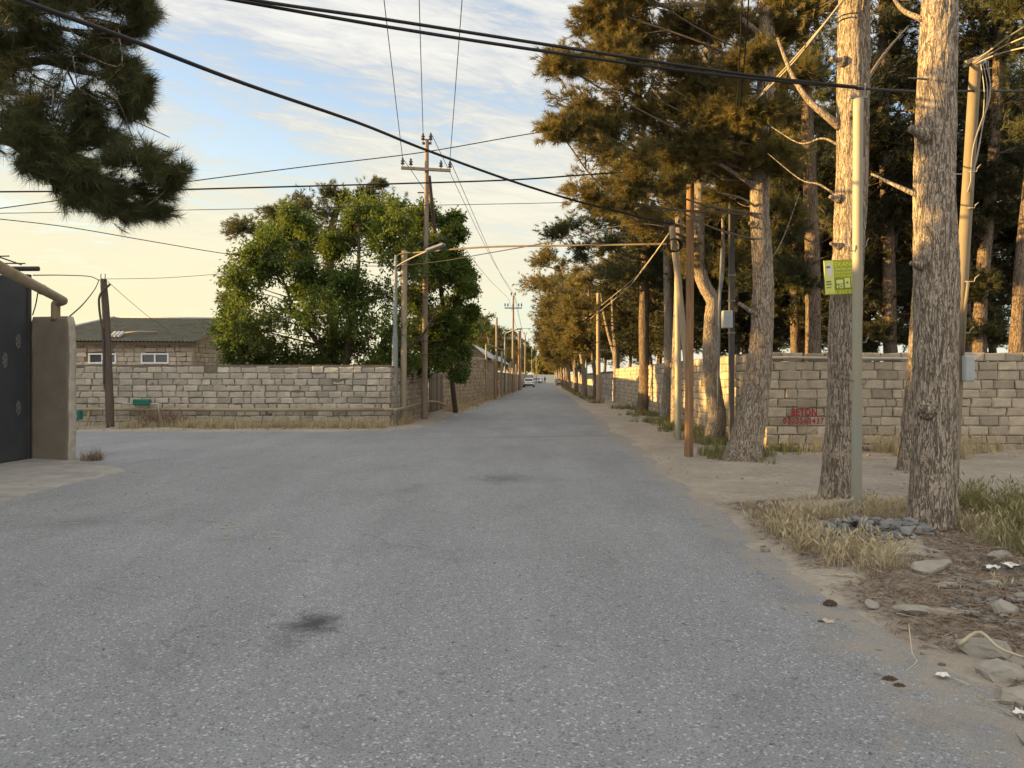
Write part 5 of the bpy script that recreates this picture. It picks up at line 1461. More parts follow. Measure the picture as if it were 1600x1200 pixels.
# old wooden pole by the corner wall with a thin companion
T, mb, p = pole('utility_pole', 'dark old wooden pole in front of the corner wall at the left', 'pole', [(172, 665, 12), (170, 600, 12), (166, 500, 11), (161.5, 436, 9.5)], 23.6, M['wood_dark'])
mb.build('shaft', M['wood_dark'], T)
MB().box(P(165, 585, 23.55), (0.1, 0.12, 0.9), axes=np.array([[1, 0, .05], [0, 1, 0], [-.05, 0, 1]])).build('splice', M['wood_dark'], T)
MB().tube(spline([P(163, 600, 23.5), P(161, 530, 23.45), P(155, 480, 23.4), P(157, 460, 23.4), P(172, 444, 23.4)], 24), 0.035, 8).build('stay', M['steel_dark'], T)
for k in (-1, 1): MB().tube(spline([P(161 + 2 * k, 440, 23.5), P(161 + 3.5 * k, 432, 23.5), P(161 + 3 * k, 428, 23.5)], 6), 0.015, 6).build('pin', M['steel_dark'], T)
# thin posts by the shed
for (px, yb, yt, d, lab) in ((774, 628, 560, 54, 'thin pale post at the shed corner by the pipe frame'), (784, 622, 549, 60, 'square pale post standing in the gas pipe frame past the shed')):
    T, p = simple_pole(lab, [(px, yb, 3.6), (px, (yb + yt) / 2, 3.4), (px, yt, 3.2)], d, M['wood_pale'])
rpz = random.Random(4)
for k, (px, d) in enumerate(((795, 72), (797.5, 76), (804.5, 84), (806.5, 87))):
    simple_pole('short pale gatepost in the far left wall', [(px, 590 + 1860 / d, 190 / d * 1.2), (px, 590 - 400 / d, 180 / d * 1.2), (px, 590 - (1500 + 300 * (k % 2)) / d, 170 / d * 1.2)], d, M['wood_pale'], 'short pale gateposts in the far left wall')

# ------------------------------------------------------------------ cables
def cable(label, pts, r, m='black_wire', n=60, cat='cable', group=None, also=()):
    mb = MB().tube(spline(pts, n), r, 6)
    for q in also: mb.tube(spline(q, n), r, 6)
    o = mb.build('cable', M[m])
    return tag(o, label, cat, group)
cable('upper of the twin thick black cables sweeping across the top', [P(330, -14, 7.0), P(420, 4, 7.1), P(600, 30, 7.3), P(830, 66, 7.7), P(1050, 100, 8.0), P(1200, 121, 8.2), P(1338, 136, 8.45)], 0.016)
cable('lower of the twin thick black cables sweeping across the top', [P(330, -8, 7.0), P(365, 0, 7.1), P(600, 41, 7.3), P(830, 77, 7.7), P(1050, 108, 8.0), P(1200, 125, 8.2), P(1338, 137, 8.47)], 0.016)
cable('thick black cable between the near metal pole and the concrete pole', [P(1338, 138, 8.45), P(1440, 143, 9.3), P(1525, 142, 10.2), P(1620, 142, 11.5), P(1760, 140, 13)], 0.017)
cable('thick black cable falling from the upper left across to the leaning tan pole', [P(-20, -22, 5.2), P(60, 10, 5.5), P(190, 57, 6.1), P(380, 130, 7.6), P(560, 192, 9.6), P(665, 234, 11.1), P(800, 283, 12.6), P(900, 314, 14), P(975, 333, 15.2), P(1048, 350, 16.1)], 0.019)
cable('black cable strung level from the left edge to the orange pole top', [P(-60, 300, 13.6), P(200, 298, 13.8), P(400, 293, 14), P(620, 287, 14.2), P(800, 281, 14.5), P(930, 272, 14.7), P(1075, 263, 14.9)], 0.015)
cable('thin dark wire rising to the right in front of the tall power pole', [P(-40, 331, 15), P(150, 305, 15), P(300, 283, 15.2), P(480, 260, 15.6), P(660, 238, 16), P(835, 208, 16.4), P(1000, 185, 17), P(1180, 150, 18)], 0.010)
cable('faint thin wire level across the sky below the crossarm', [P(-40, 334, 20), P(300, 328, 21), P(600, 322, 22), P(860, 317, 23), P(1030, 312, 24)], 0.009)
cable('thin wire sloping down from the left edge into the leafy tree', [P(-40, 338, 17), P(100, 354, 18.5), P(230, 376, 20), P(350, 396, 22), P(450, 408, 24), P(560, 415, 25.2), P(617, 416, 25.4)], 0.011)
cable('black cable from the corner lamp post rising over the road to the right', [P(617, 416, 25.4), P(690, 408, 24.5), P(760, 396, 23), P(860, 378, 21), P(930, 360, 19), P(1000, 350, 17.5), P(1050, 356, 16.3)], 0.014)
cable('thin wire from the old pole across to the leafy tree', [P(163, 436, 23.5), P(260, 434, 24.5), P(370, 426, 26)], 0.008)
cable('thin wire dropping from the old pole to the mossy roof', [P(165, 437, 23.5), P(200, 468, 27), P(235, 497, 31), P(262, 515, 33)], 0.008)
cable('black wire between the trellis tube and the old pole', [P(52, 430, 14.2), P(100, 430, 17), P(140, 432, 21), P(155, 438, 23.4)], 0.012)
cable('black wire drooping from the old pole to the pillar top', [P(155, 437, 23.4), P(148, 452, 21.5), P(130, 475, 17), P(107, 496, 14.2)], 0.014)
# three conductors coming overhead to the tall power pole
tops = [((629, 247), (600, 0)), ((661, 207), (655, 0)), ((703, 250), (722, 0))]
for (a, b), lab in zip(tops, ('left overhead wire', 'middle overhead wire', 'right overhead wire')):
    s, e = P(*a, MD - 0.1), P(*b, 20.0)
    far = s + (e - s) * 4.2
    cable(lab + ' running up out of the picture from the tall power pole', [s, s * .6 + e * .4 + (0, 0, -0.02), e, far], 0.012, 'black_wire', 40)
for (a, b), lab in zip((((629, 247), (795, 467)), ((673, 207), (803, 459)), ((703, 250), (806, 467))), ('left', 'middle', 'right')):
    s, e = P(*a, MD - 0.1), P(*b, 79.9)
    cable(lab + ' wire from the tall power pole to the second one down the road', [s, s * .5 + e * .5 + (0, 0, -0.55), e], 0.013, 'black_wire', 40)
    e2 = P(819 + (b[0] - 802) * 0.58, 530 - (4 if b[1] < 462 else 0), 138)
    cable(lab + ' wire from the second power pole to the smallest distant one', [e, e * .5 + e2 * .5 + (0, 0, -0.6), e2], 0.015, 'black_wire', 30)
# wires on the right
cable('pale slack rope sloping up through the branches to the top', [P(1132, 205, 15.0), P(1190, 145, 12.5), P(1240, 92, 11), P(1312, 8, 9.2), P(1340, -30, 8.8)], 0.011, 'pale_wire', cat='wire', also=[[P(1132, 206, 15.0), P(1190, 148, 12.45), P(1240, 97, 10.95), P(1306, 14, 9.2), P(1330, -20, 8.8)]])
cable('left of two dark wires hanging straight up from the dark meter post', [P(1143, 302, 16), P(1150, 200, 13.5), P(1157, 60, 11), P(1161, -40, 9.7)], 0.010, cat='wire')
cable('right of two dark wires hanging straight up from the dark meter post', [P(1145, 302, 16), P(1154, 200, 13.5), P(1166, 60, 11), P(1172, -40, 9.7)], 0.010, cat='wire')
for k, (a, b, c_) in enumerate((((1050, 358), (985, 440), (936, 480)), ((1048, 362), (975, 455), (935, 488)))):
    s, m_, e = P(*a, 16.2), P(a[0] * .35 + b[0] * .65, a[1] * .35 + b[1] * .65 + 4, 24), P(*c_, 46)
    cable(('upper' if k == 0 else 'lower') + ' pale wire from the leaning tan pole to the lone tan pole', [s, m_, P(*b, 29), e], 0.012, 'pale_wire', 40, cat='wire')
    e2 = P(852, 512 + 7 * k, 92)
    cable(('upper' if k == 0 else 'lower') + ' pale wire sagging on from the lone tan pole into the far pines', [e, P(910, 500 + 6 * k, 58), P(880, 512 + 7 * k, 74), e2], 0.02, 'pale_wire', 30, cat='wire')
cable('dark wire from the second street lamp sagging towards the pines', [P(811, 513, 68), P(830, 513, 74), P(856, 508, 84)], 0.02, n=20, cat='wire')
for k in range(3):
    cable(('top', 'middle', 'bottom')[k] + ' pale wire fanning right from the concrete pole top', [P(1520, 96 + 3 * k, 10.2), P(1545, 80 + 5 * k, 9.8), P(1575, 58 + 11 * k, 9.4), P(1630, 24 + 22 * k, 8.8)], 0.009, 'pale_wire', 20, cat='wire')
rw = np.random.default_rng(12)
hw = MB()
for k in range(4):
    a = P(1532 + 4 * k, 96, 10.1)
    hw.tube(spline([a, P(1538 + 3 * k + rw.normal(0, 2), 150, 10.05), P(1526 + rw.normal(0, 4), 230, 10.05), P(1512 + 2 * k, 300, 10.05)], 24), 0.006, 5)
tag(hw.build('hanging_wires', M['pale_wire']), 'loose bundle of pale wires hanging down the concrete pole', 'wires')

# ------------------------------------------------------------------ sign on the trunk
def yellow_sign():
    d = 9.13
    c0 = P(1290, 461, d)
    T = thing('sign', 'yellow-green advertising sign nailed to the pine trunk behind the metal pole', 'sign', tuple(c0))
    W, H_ = (1348 - 1290) / F * d, 54 / F * d
    xd = np.array([0.9925, 0.0, 0.05]); xd /= np.linalg.norm(xd); yd = np.array([-0.05, 0, 0.9925]); yd /= np.linalg.norm(yd)
    ax = np.array([xd, [0, 1, 0], yd])
    ctr = c0 + xd * W / 2 + yd * H_ / 2
    MB().box(ctr + (0, .01, 0), (W, 0.012, H_), axes=ax).build('board', M['sign_green'], T)
    def rect(x0, z0, x1, z1, m, nm, off=0.002):
        p = c0 + xd * (x0 + x1) / 2 * W + yd * (z0 + z1) / 2 * H_ + np.array([0, -off, 0])
        MB().box(p, ((x1 - x0) * W, 0.004, (z1 - z0) * H_), axes=ax).build(nm, M[m], T)
    rect(0.27, 0.15, 0.99, 0.48, 'sign_dark', 'panel')
    rect(0.0, 0.02, 0.25, 0.98, 'sign_pale', 'panel')
    for (x0, z0, x1, z1) in ((0.30, 0.31, 0.48, 0.42), (0.38, 0.17, 0.48, 0.29), (0.53, 0.18, 0.67, 0.46), (0.71, 0.18, 0.85, 0.46), (0.31, 0.18, 0.35, 0.27)):
        rect(x0, z0, x1, z1, 'sign_pale', 'picture', 0.006)
    for (x0, z0, x1, z1) in ((0.57, 0.30, 0.62, 0.36), (0.41, 0.20, 0.45, 0.25), (0.03, 0.36, 0.16, 0.40), (0.03, 0.29, 0.18, 0.32), (0.03, 0.2, 0.16, 0.22)):
        rect(x0, z0, x1, z1, 'sign_grey', 'mark', 0.0095)
    th = np.linspace(0, 2 * math.pi, 24)[:-1]
    e = [c0 + xd * (0.125 + 0.085 * math.cos(t)) * W + yd * (0.72 + 0.2 * math.sin(t)) * H_ + np.array([0, -0.0062, 0]) for t in th]
    MB().add(e, [tuple(range(len(e)))]).build('emblem', M['paper'], T)
    e = [c0 + xd * (0.10 + 0.06 * math.cos(t)) * W + yd * (0.80 + 0.035 * math.sin(t)) * H_ + np.array([0, -0.0085, 0]) for t in th]
    MB().add(e, [tuple(range(len(e)))]).build('emblem_mark', M['sign_grey'], T)
    lines = [('EKANOM', 0.80, 0.135, 0.98, 'sign_yellow', 0.02), ('Servis x\u0131dm\u0259t', 0.70, 0.085, 0.98, 'sign_pale', 0.01), ('Kondisioner t\u0259mir', 0.60, 0.07, 0.98, 'sign_yellow', 0.0), ('m\u0259i\u015f\u0259t t\u0259mir', 0.50, 0.07, 0.85, 'sign_yellow', 0.0)]
    for s, z, h, x1, m, bo in lines:
        text_mesh(T, 'sign_text', s, h * H_, c0 + xd * 0.28 * W + yd * z * H_ + np.array([0, -0.003, 0]), xd, yd, M[m], (x1 - 0.28) * W, bo)
    text_mesh(T, 'sign_text', '050 227 55 41', 0.10 * H_, c0 + xd * 0.08 * W + yd * 0.025 * H_ + np.array([0, -0.006, 0]), xd, yd, M['sign_yellow'], 0.86 * W, 0.01)
yellow_sign()

# ------------------------------------------------------------------ cars and distant things
def make_car(label, loc, rz, paint, group=None, h=1.5):
    T = thing('parked_car', label, 'car', (0, 0, 0), group)
    # side profile (y: 0 rear .. 4.3 front), half widths
    st = [(0.0, 0.35, 0.62, 0.80), (0.06, 0.30, 0.95, 0.84), (0.5, 0.24, 1.0, 0.87), (1.4, 0.22, 0.98, 0.88), (2.6, 0.22, 0.96, 0.88), (3.1, 0.22, 0.93, 0.87), (3.9, 0.25, 0.82, 0.84), (4.2, 0.3, 0.72, 0.78), (4.3, 0.38, 0.6, 0.68)]
    mb = MB(); V, fs = [], []
    for (y, zl, zu, hw) in st:
        zm = (zl + zu) / 2
        for (x, z) in ((-hw * .9, zl), (-hw, zm - .1), (-hw, zm + .08), (-hw * .93, zu - .02), (-hw * .8, zu), (hw * .8, zu), (hw * .93, zu - .02), (hw, zm + .08), (hw, zm - .1), (hw * .9, zl)):
            V.append((x, y, z))
    n = 10
    for k in range(len(st) - 1):
        for j in range(n): fs.append((k * n + j, k * n + (j + 1) % n, (k + 1) * n + (j + 1) % n, (k + 1) * n + j))
    fs += [tuple(range(n))[::-1], tuple(range((len(st) - 1) * n, len(st) * n))]
    mb.add(V, fs, 0, None, True)
    # cabin
    cs = [(0.12, 0.98, 0.74), (0.55, h - 0.06, 0.60), (0.9, h, 0.60), (1.9, h, 0.60), (2.35, h - 0.08, 0.61), (3.15, 0.93, 0.76)]
    V = []
    for (y, z, hw) in cs: V += [(-0.80 if True else 0, y, 0.92), (-hw, y, z), (hw, y, z), (0.80, y, 0.92)]
    fs = [(k * 4 + j, k * 4 + j + 1, k * 4 + j + 5, k * 4 + j + 4) for k in range(len(cs) - 1) for j in range(3)]
    mb.add(V, fs, 0, None, False)
    mb.build('body', paint, T)
    g = MB().add([(-0.62, 0.145, 1.04), (0.62, 0.145, 1.04), (0.54, 0.455, h - 0.14), (-0.54, 0.455, h - 0.14)], [(0, 1, 2, 3)]); g.build('rear_window', M['glass'], T)
    g = MB().add([(0.68, 3.02, 1.0), (-0.68, 3.02, 1.0), (-0.57, 2.42, h - 0.13), (0.57, 2.42, h - 0.13)], [(0, 1, 2, 3)])
    g.V[0][:, 1] += 0.03; g.build('windscreen', M['glass'], T)
    for s in (-1, 1):
        g = MB().add([(s * 0.79, 0.55, 1.0), (s * 0.79, 2.8, 0.99), (s * 0.652, 2.2, h - 0.12), (s * 0.645, 0.8, h - 0.1)], [(0, 1, 2, 3)]); g.build('side_window', M['glass'], T)
        MB().box((s * 0.70, 0.015, 0.80), (0.24, 0.05, 0.16), bev=0.02).build('tail_light', M['red_lens'], T)
        MB().box((s * 0.62, 4.24, 0.66), (0.26, 0.08, 0.13), bev=0.02).build('headlight', M['glass'], T)
        MB().box((s * 0.95, 2.75, 1.0), (0.18, 0.1, 0.13), bev=0.03).build('mirror', paint, T)
        for y in (0.85, 3.4):
            wo = MB().tube([(s * 0.66, y, 0.32), (s * 0.89, y, 0.32)], 0.32, 20).build('wheel', M['rubber'], T)
            MB().tube([(s * 0.885, y, 0.32), (s * 0.9, y, 0.32)], 0.2, 14).build('rim', M['galv'], wo)
    MB().box((0, -0.012, 0.75), (0.52, 0.03, 0.115)).build('number_plate', M['plate_white'], T)
    MB().box((0, 0.02, 0.42), (1.5, 0.14, 0.2), bev=0.05).build('bumper', M['rubber'], T)
    T.location = loc; T.rotation_euler = (0, 0, rz)
    return T
make_car('white hatchback seen from behind on the left of the road', (P(826, 590, 120)[0], 120, 0), -K, M['car_paint'])
make_car('beige car parked on the right verge among the far pines', (P(877, 590, 148)[0], 148, 0), -K, M['car_paint_beige'])
T = thing('kiosk', 'small blue metal kiosk behind the car on the right verge', 'kiosk', (P(890, 590, 150)[0], 150, 0))
MB().box((P(890, 590, 150)[0], 150, 1.05), (1.1, 1.1, 2.1), bev=0.02).build('cabin', M['blue_metal'], T)
MB().box((P(890, 590, 150)[0], 150, 2.16), (1.3, 1.3, 0.1), bev=0.02).build('roof', M['roof_pale'], T)
MB().box((P(890, 590, 150)[0], 149.43, 0.95), (0.7, 0.04, 1.7)).build('door', M['glass'], T)

def far_person():
    d = 205.0; x = P(851.5, 590, d)[0]
    T = thing('person', 'person in dark clothes walking at the far end of the road', 'person', (x, d, 0))
    me = bpy.data.meshes.new('body')
    J = [(0, 0, .95, .13), (0, 0, 1.2, .14), (0, 0, 1.42, .16), (0, 0, 1.52, .06), (0, 0, 1.64, .1), (0, 0, 1.74, .09), (-.2, 0, 1.42, .06), (-.26, .05, 1.15, .045), (-.25, -.05, .9, .04), (.2, 0, 1.42, .06), (.26, -.05, 1.15, .045), (.25, .1, .92, .04), (-.1, .02, .9, .09), (-.11, .12, .5, .065), (-.11, .02, .08, .05), (-.11, -.1, .03, .04), (.1, -.02, .9, .09), (.11, -.1, .5, .065), (.11, -.28, .12, .05), (.11, -.38, .05, .04)]
    ed = [(0, 1), (1, 2), (2, 3), (3, 4), (4, 5), (2, 6), (6, 7), (7, 8), (2, 9), (9, 10), (10, 11), (0, 12), (12, 13), (13, 14), (14, 15), (0, 16), (16, 17), (17, 18), (18, 19)]
    me.from_pydata([j[:3] for j in J], ed, [])
    o = bpy.data.objects.new('body', me); COL.objects.link(o); o.parent = T
    sk = o.modifiers.new('skin', 'SKIN'); o.modifiers.new('sub', 'SUBSURF').levels = 1
    for v, j in zip(me.skin_vertices[0].data, J): v.radius = (j[3], j[3])
    me.skin_vertices[0].data[0].use_root = True
    me.materials.append(M['cloth_dark'])
    MB().tube([(x, d, 1.62), (x, d, 1.70), (x, d, 1.80), (x, d, 1.84)], [0.09, 0.115, 0.1, 0.03], 10).build('hair', M['rubber'], T)
far_person()
make_car('white car far off at the end of the road on the left', (P(848.5, 590, 215)[0], 215, 0), 1.2, M['car_paint'])

# ------------------------------------------------------------------ rocks, rubble, grass, litter
def rock_mb(mb, c, size, rng, tone=None, rz=0.0, res=2, flat=0.6, mat=0):
    import bmesh
    bm = bmesh.new(); bmesh.ops.create_icosphere(bm, subdivisions=res, radius=1.0)
    V = np.array([v.co[:] for v in bm.verts]); fs = [tuple(v.index for v in f.verts) for f in bm.faces]; bm.free()
    # cut by random planes for a fractured look
    V = np.sign(V) * np.abs(V) ** 0.72
    for _ in range(11):
        n = unit(rng, 1)[0]; h = rng.uniform(0.42, 0.85)
        dd = V @ n - h; V = V - np.where(dd > 0, dd, 0)[:, None] * n
    sd = rng.uniform(0, 99)
    V = V + np.array([[mn.noise(Vector(tuple(v * 2.0 + sd + 7 * q))) for q in range(3)] for v in V]) * 0.10
    V = V * 1.12
    V = V * np.asarray(size) / 2
    ca, sa = math.cos(rz), math.sin(rz)
    V = np.stack([V[:, 0] * ca - V[:, 1] * sa, V[:, 0] * sa + V[:, 1] * ca, V[:, 2]], 1)
    mb.add(V + np.asarray(c), fs, mat, rng.uniform(0.2, 0.8) if tone is None else tone)
rr = np.random.default_rng(90)
big_rocks = [
    ((1456, 902), (0.30, 0.17, 0.17), 'largest squared pale limestone block lying on the right bank', 0.25),
    ((1425, 965), (0.23, 0.16, 0.10), 'flat pale stone on the bank nearest the dry grass edge', 0.4),
    ((1540, 1030), (0.26, 0.18, 0.12), 'flat slab with a root across it on the right bank', -0.3),
    ((1575, 1062), (0.30, 0.2, 0.12), 'broad grey slab at the lower right of the bank', 0.1),
    ((1598, 1095), (0.22, 0.22, 0.16), 'rounded stone at the lower right edge', 0.5),
    ((1575, 975), (0.24, 0.18, 0.15), 'angular stone beside the litter at the right edge', -0.5),
    ((1562, 886), (0.2, 0.14, 0.13), 'upright grey stone in the dry grass at the right', 0.2),
    ((1545, 917), (0.22, 0.12, 0.06), 'low flat stone in front of the upright grey stone', 0.1),
    ((1362, 952), (0.12, 0.09, 0.07), 'small stone near the road edge of the bank', 0.8),
    ((1480, 926), (0.2, 0.12, 0.05), 'thin flat stone just below the largest block', 0.0),
    ((1117, 693), (0.34, 0.22, 0.22), 'pale block of stone at the foot of the crooked pine', 0.4)]
for (px, py), sz, lab, rz in big_rocks:
    g = G(px, py); mb = MB(); z = gz(g[0], g[1])
    rock_mb(mb, (g[0], g[1], z + sz[2] * 0.16), sz, rr, rr.uniform(0.4, 0.8), rz, 3)
    tag(mb.build('rock', M['rock']), lab, 'rock')
mb = MB()
for k in range(150):      # dark rubble heaped round the near pole
    a = rr.uniform(0, 6.283); q = math.sqrt(rr.uniform(0, 1))
    x, y = 3.46 + 0.58 * q * math.cos(a), 7.28 + 0.46 * q * math.sin(a)
    s = rr.uniform(0.05, 0.17)
    rock_mb(mb, (x, y, gz(x, y) + 0.09 * (1 - q * q) + s * 0.1), (s, s * rr.uniform(.6, .9), s * rr.uniform(.45, .7)), rr, None, rr.uniform(0, 3), 1)
stuff(mb.build('rubble', M['rubble']), 'heap of dark grey rubble round the foot of the near metal pole', 'rubble')
mb = MB()
for k in range(900):
    if k < 420: x, y = rr.uniform(2.0, 4.6), rr.uniform(2.6, 8.5)
    elif k < 650: x, y = rr.uniform(2.5, 7), rr.uniform(8, 16)
    else: x, y = rr.uniform(-12, -3.5), rr.uniform(22.3, 24.1)
    r = x - K * y
    if y < 20 and r < 1.9: continue
    s = rr.uniform(0.012, 0.05) * (1 if k < 650 else 1.5) * (2.0 if rr.random() < 0.06 else 1)
    rock_mb(mb, (x, y, gz(x, y) + s * 0.15), (s, s * rr.uniform(.6, 1), s * .6), rr, None, rr.uniform(0, 3), 1)
stuff(mb.build('gravel', M['rock']), 'small loose stones scattered over the verges', 'gravel')
mb = MB()
for k in range(260):      # chips and clods on the asphalt
    d = 2.6 + 22 * rr.random() ** 1.6; x = rr.uniform(-0.75, 0.5) * d
    if verge_dist(np.array([x]), np.array([d]))[0] > 0: continue
    s = rr.uniform(0.008, 0.022)
    rock_mb(mb, (x, d, 0.008), (s, s, s * .6), rr, None, rr.uniform(0, 3), 1)
stuff(mb.build('grit', M['rubble']), 'dark grit scattered on the asphalt', 'grit')
mb = MB()
for k in range(260):
    t_ = rr.random(); yy_ = 4.55 + 1.1 * rr.random(); xx_ = 2.75 + 1.5 * t_ + 0.3 * (yy_ - 4.5)
    s_ = rr.uniform(0.03, 0.12)
    rock_mb(mb, (xx_, yy_, gz(xx_, yy_) + s_ * 0.06), (s_, s_ * rr.uniform(.6, .9), s_ * rr.uniform(.3, .5)), rr, None, rr.uniform(0, 3), 1)
stuff(mb.build('rubble', M['rubble']), 'spread of grey rubble sunk into the right bank below the largest block', 'rubble')
mb = MB()
for k in range(700):
    yy_ = 2.8 + 5.6 * rr.random(); xx_ = K * yy_ + 2.35 + 2.6 * rr.random() ** 0.8
    if mn.noise(Vector((xx_ * 1.1, yy_ * 1.1, 21.0))) < -0.12: continue
    s_ = rr.uniform(0.03, 0.085) * (1.8 if rr.random() < 0.08 else 1)
    rock_mb(mb, (xx_, yy_, gz(xx_, yy_) + s_ * 0.12), (s_, s_ * rr.uniform(.55, .9), s_ * rr.uniform(.3, .6)), rr, None, rr.uniform(0, 3), 1)
stuff(mb.build('broken_stone', M['rock']), 'broken stones half buried in the litter of the right bank', 'stones')
# base course stones under the wall with the red writing
mb = MB()
for k in range(9):
    x = 5.5 + k * 0.33 + rr.uniform(-.04, .04)
    rock_mb(mb, (x, RW_D - 0.10, 0.06), (0.34, 0.22, 0.18), rr, None, rr.uniform(-.2, .2), 2)
stuff(mb.build('footing_stones', M['rock']), 'rough footing stones along the base of the wall below the red writing', 'stones')

def grass(name, label, spots, m, seed, hgt=(0.12, 0.3), w=0.006, lean=0.5, heads=0.0, per=14):
    """spots: (x, y) tuft centres"""
    rng = np.random.default_rng(seed)
    mb = MB()
    S = np.asarray(spots, float); N = len(S)
    z = ground_z(S[:, 0], S[:, 1])
    pos = np.stack([S[:, 0], S[:, 1], z - 0.01], 1)
    p = np.repeat(pos, per, 0) + np.concatenate([rng.normal(0, 0.045, (N * per, 2)), np.zeros((N * per, 1))], 1)
    n = N * per
    h = rng.uniform(*hgt, n) * np.repeat(rng.uniform(0.6, 1.25, N), per)
    a = rng.uniform(0, 6.283, n); ln = rng.uniform(0.1, 1, n) * lean * h
    dx = np.stack([np.cos(a) * ln, np.sin(a) * ln, np.zeros(n)], 1)
    b = a + rng.uniform(-.8, .8, n) + 1.57
    sd = np.stack([np.cos(b), np.sin(b), np.zeros(n)], 1) * w
    mid = p + dx * 0.35 + np.stack([0 * h, 0 * h, h * 0.6], 1); tip = p + dx + np.stack([0 * h, 0 * h, h], 1)
    V = np.stack([p - sd * .5, p + sd * .5, mid + sd * .4, mid - sd * .4, tip], 1).reshape(-1, 3)
    i = np.arange(n) * 5
    tn = np.repeat(np.clip(rng.normal(np.repeat(rng.normal(.5, .2, N), per), 0.2), 0, 1), 5)
    mb.add(V, [np.stack([i, i + 1, i + 2, i + 3], 1), np.stack([i + 3, i + 2, i + 4], 1)], 0, tn)
    if heads:
        k = rng.random(n) < heads; t = tip[k]; m_ = len(t)
        dd = (tip - mid)[k]; dd /= np.linalg.norm(dd, axis=1)[:, None]
        for q in range(3):
            s = unit(rng, m_) * 0.008
            L = rng.uniform(0.04, 0.08, (m_, 1))
            V = np.stack([t - dd * 0.01, t + dd * L * 0.4 + s, t + dd * L, t + dd * L * 0.4 - s], 1).reshape(-1, 3)
            i = np.arange(m_) * 4
            mb.add(V, [np.stack([i, i + 1, i + 2, i + 3], 1)], 0, 0.85)
    o = mb.build(name, M[m]); stuff(o, label, 'grass'); return o
rg = np.random.default_rng(33)
def patch(x0, x1, y0, y1, n, f=None):
    out = []
    k = 0
    while len(out) < n and k < n * 30:
        k += 1
        x, y = rg.uniform(x0, x1), rg.uniform(y0, y1)
        if f and rg.random() > f(x, y): continue
        out.append((x, y))
    return out
def clump(x, y, s=0.55, th=-0.05): return 1.0 if mn.noise(Vector((x / s, y / s, 5.5))) > th else 0.05
dry = patch(2.5, 3.4, 6.0, 8.6, 55, lambda x, y: clump(x, y, .45, .12) * (1 if rel(x, y) > 2.1 else 0) * (1 if (x - 3.46) ** 2 / .42 + (y - 7.28) ** 2 / .3 > 1 else 0.0))
dry += patch(2.55, 2.95, 6.6, 8.4, 45, lambda x, y: clump(x, y, .3, 0.0)) + patch(3.0, 4.2, 8.0, 8.7, 50) + patch(4.25, 7.0, 5.2, 8.6, 420, lambda x, y: clump(x, y, 0.8, -0.15)) + patch(3.4, 5.2, 3.0, 5.5, 40, lambda x, y: clump(x, y, .4, .15))
grass('dry_grass', 'dry straw-coloured grass round the near pole and trunk', dry, 'dry_grass', 1, (0.05, 0.19), 0.0038, 0.95, 0.35, 20)
dw = patch(7.4, 12.5, 14.4, 15.9, 330, lambda x, y: clump(x, y, 1.0, -0.1)) + patch(5.6, 7.2, 15.6, 16.0, 16)
grass('dry_grass', 'pale dry grass along the foot of the wall at the right', dw, 'dry_grass', 2, (0.12, 0.4), 0.010, 0.6, 0.35)
gg = patch(4.9, 7.6, 7.2, 9.2, 520, lambda x, y: clump(x, y, 0.9, -0.2)) + patch(4.3, 5.2, 6.3, 7.4, 50)
grass('green_weeds', 'green weeds among the dry grass right of the thickest trunk', gg, 'green_grass', 3, (0.10, 0.33), 0.0055, 0.95, 0.25, 18)
gw_ = []
for (cx_, cy, rad, n) in ((4.55, 15.0, .5, 60), (4.7, 17.6, .5, 60), (4.75, 19.0, .5, 80), (5.0, 22.5, .6, 90), (5.2, 26, .8, 100), (5.5, 31, .8, 90), (5.7, 38, .9, 70), (5.0, 46.5, .5, 40), (4.0, 14.9, .35, 26), (5.6, 16.0, .4, 30)):
    gw_ += [(cx_ + rg.normal(0, rad * .5), cy + rg.normal(0, rad)) for _ in range(n)]
for yy_ in np.arange(50, 125, 0.6): gw_ += [(rx(2.7, yy_) + abs(rg.normal(0, .5)), yy_ + rg.normal(0, .3)) for _ in range(4)]
grass('green_weeds', 'low green weeds along the right verge at the feet of the pines', gw_, 'green_grass', 4, (0.08, 0.24), 0.014, 0.9)
dl = patch(-13, -3.8, 23.0, 24.2, 620, lambda x, y: clump(x, y, 0.9, -0.15)) + patch(-4.2, -3.4, 24.3, 27, 60) + [(rx(-4.1, y_) + rg.normal(0, .3), y_) for y_ in rg.uniform(34, 60, 320)] + [(rx(-3.6, y_) + rg.normal(0, .25), y_) for y_ in rg.uniform(60, 115, 260)]
grass('dry_grass', 'dry brown grass along the foot of the left corner wall', dl, 'dry_grass', 5, (0.08, 0.3), 0.012, 0.9, 0.2)
tall = patch(-11.6, -10.2, 23.5, 24.2, 60)
grass('dry_weeds', 'taller grey dry weeds by the foot of the old wooden pole', tall, 'litter', 6, (0.25, 0.6), 0.012, 0.7, 0.3)
gp_ = [(-7.85 + rg.normal(0, .08), 14.45 + rg.normal(0, .12)) for _ in range(26)]
grass('dry_weeds', 'small dry weeds at the foot of the brown gate pillar', gp_, 'litter', 7, (0.1, 0.28), 0.008, 0.8)

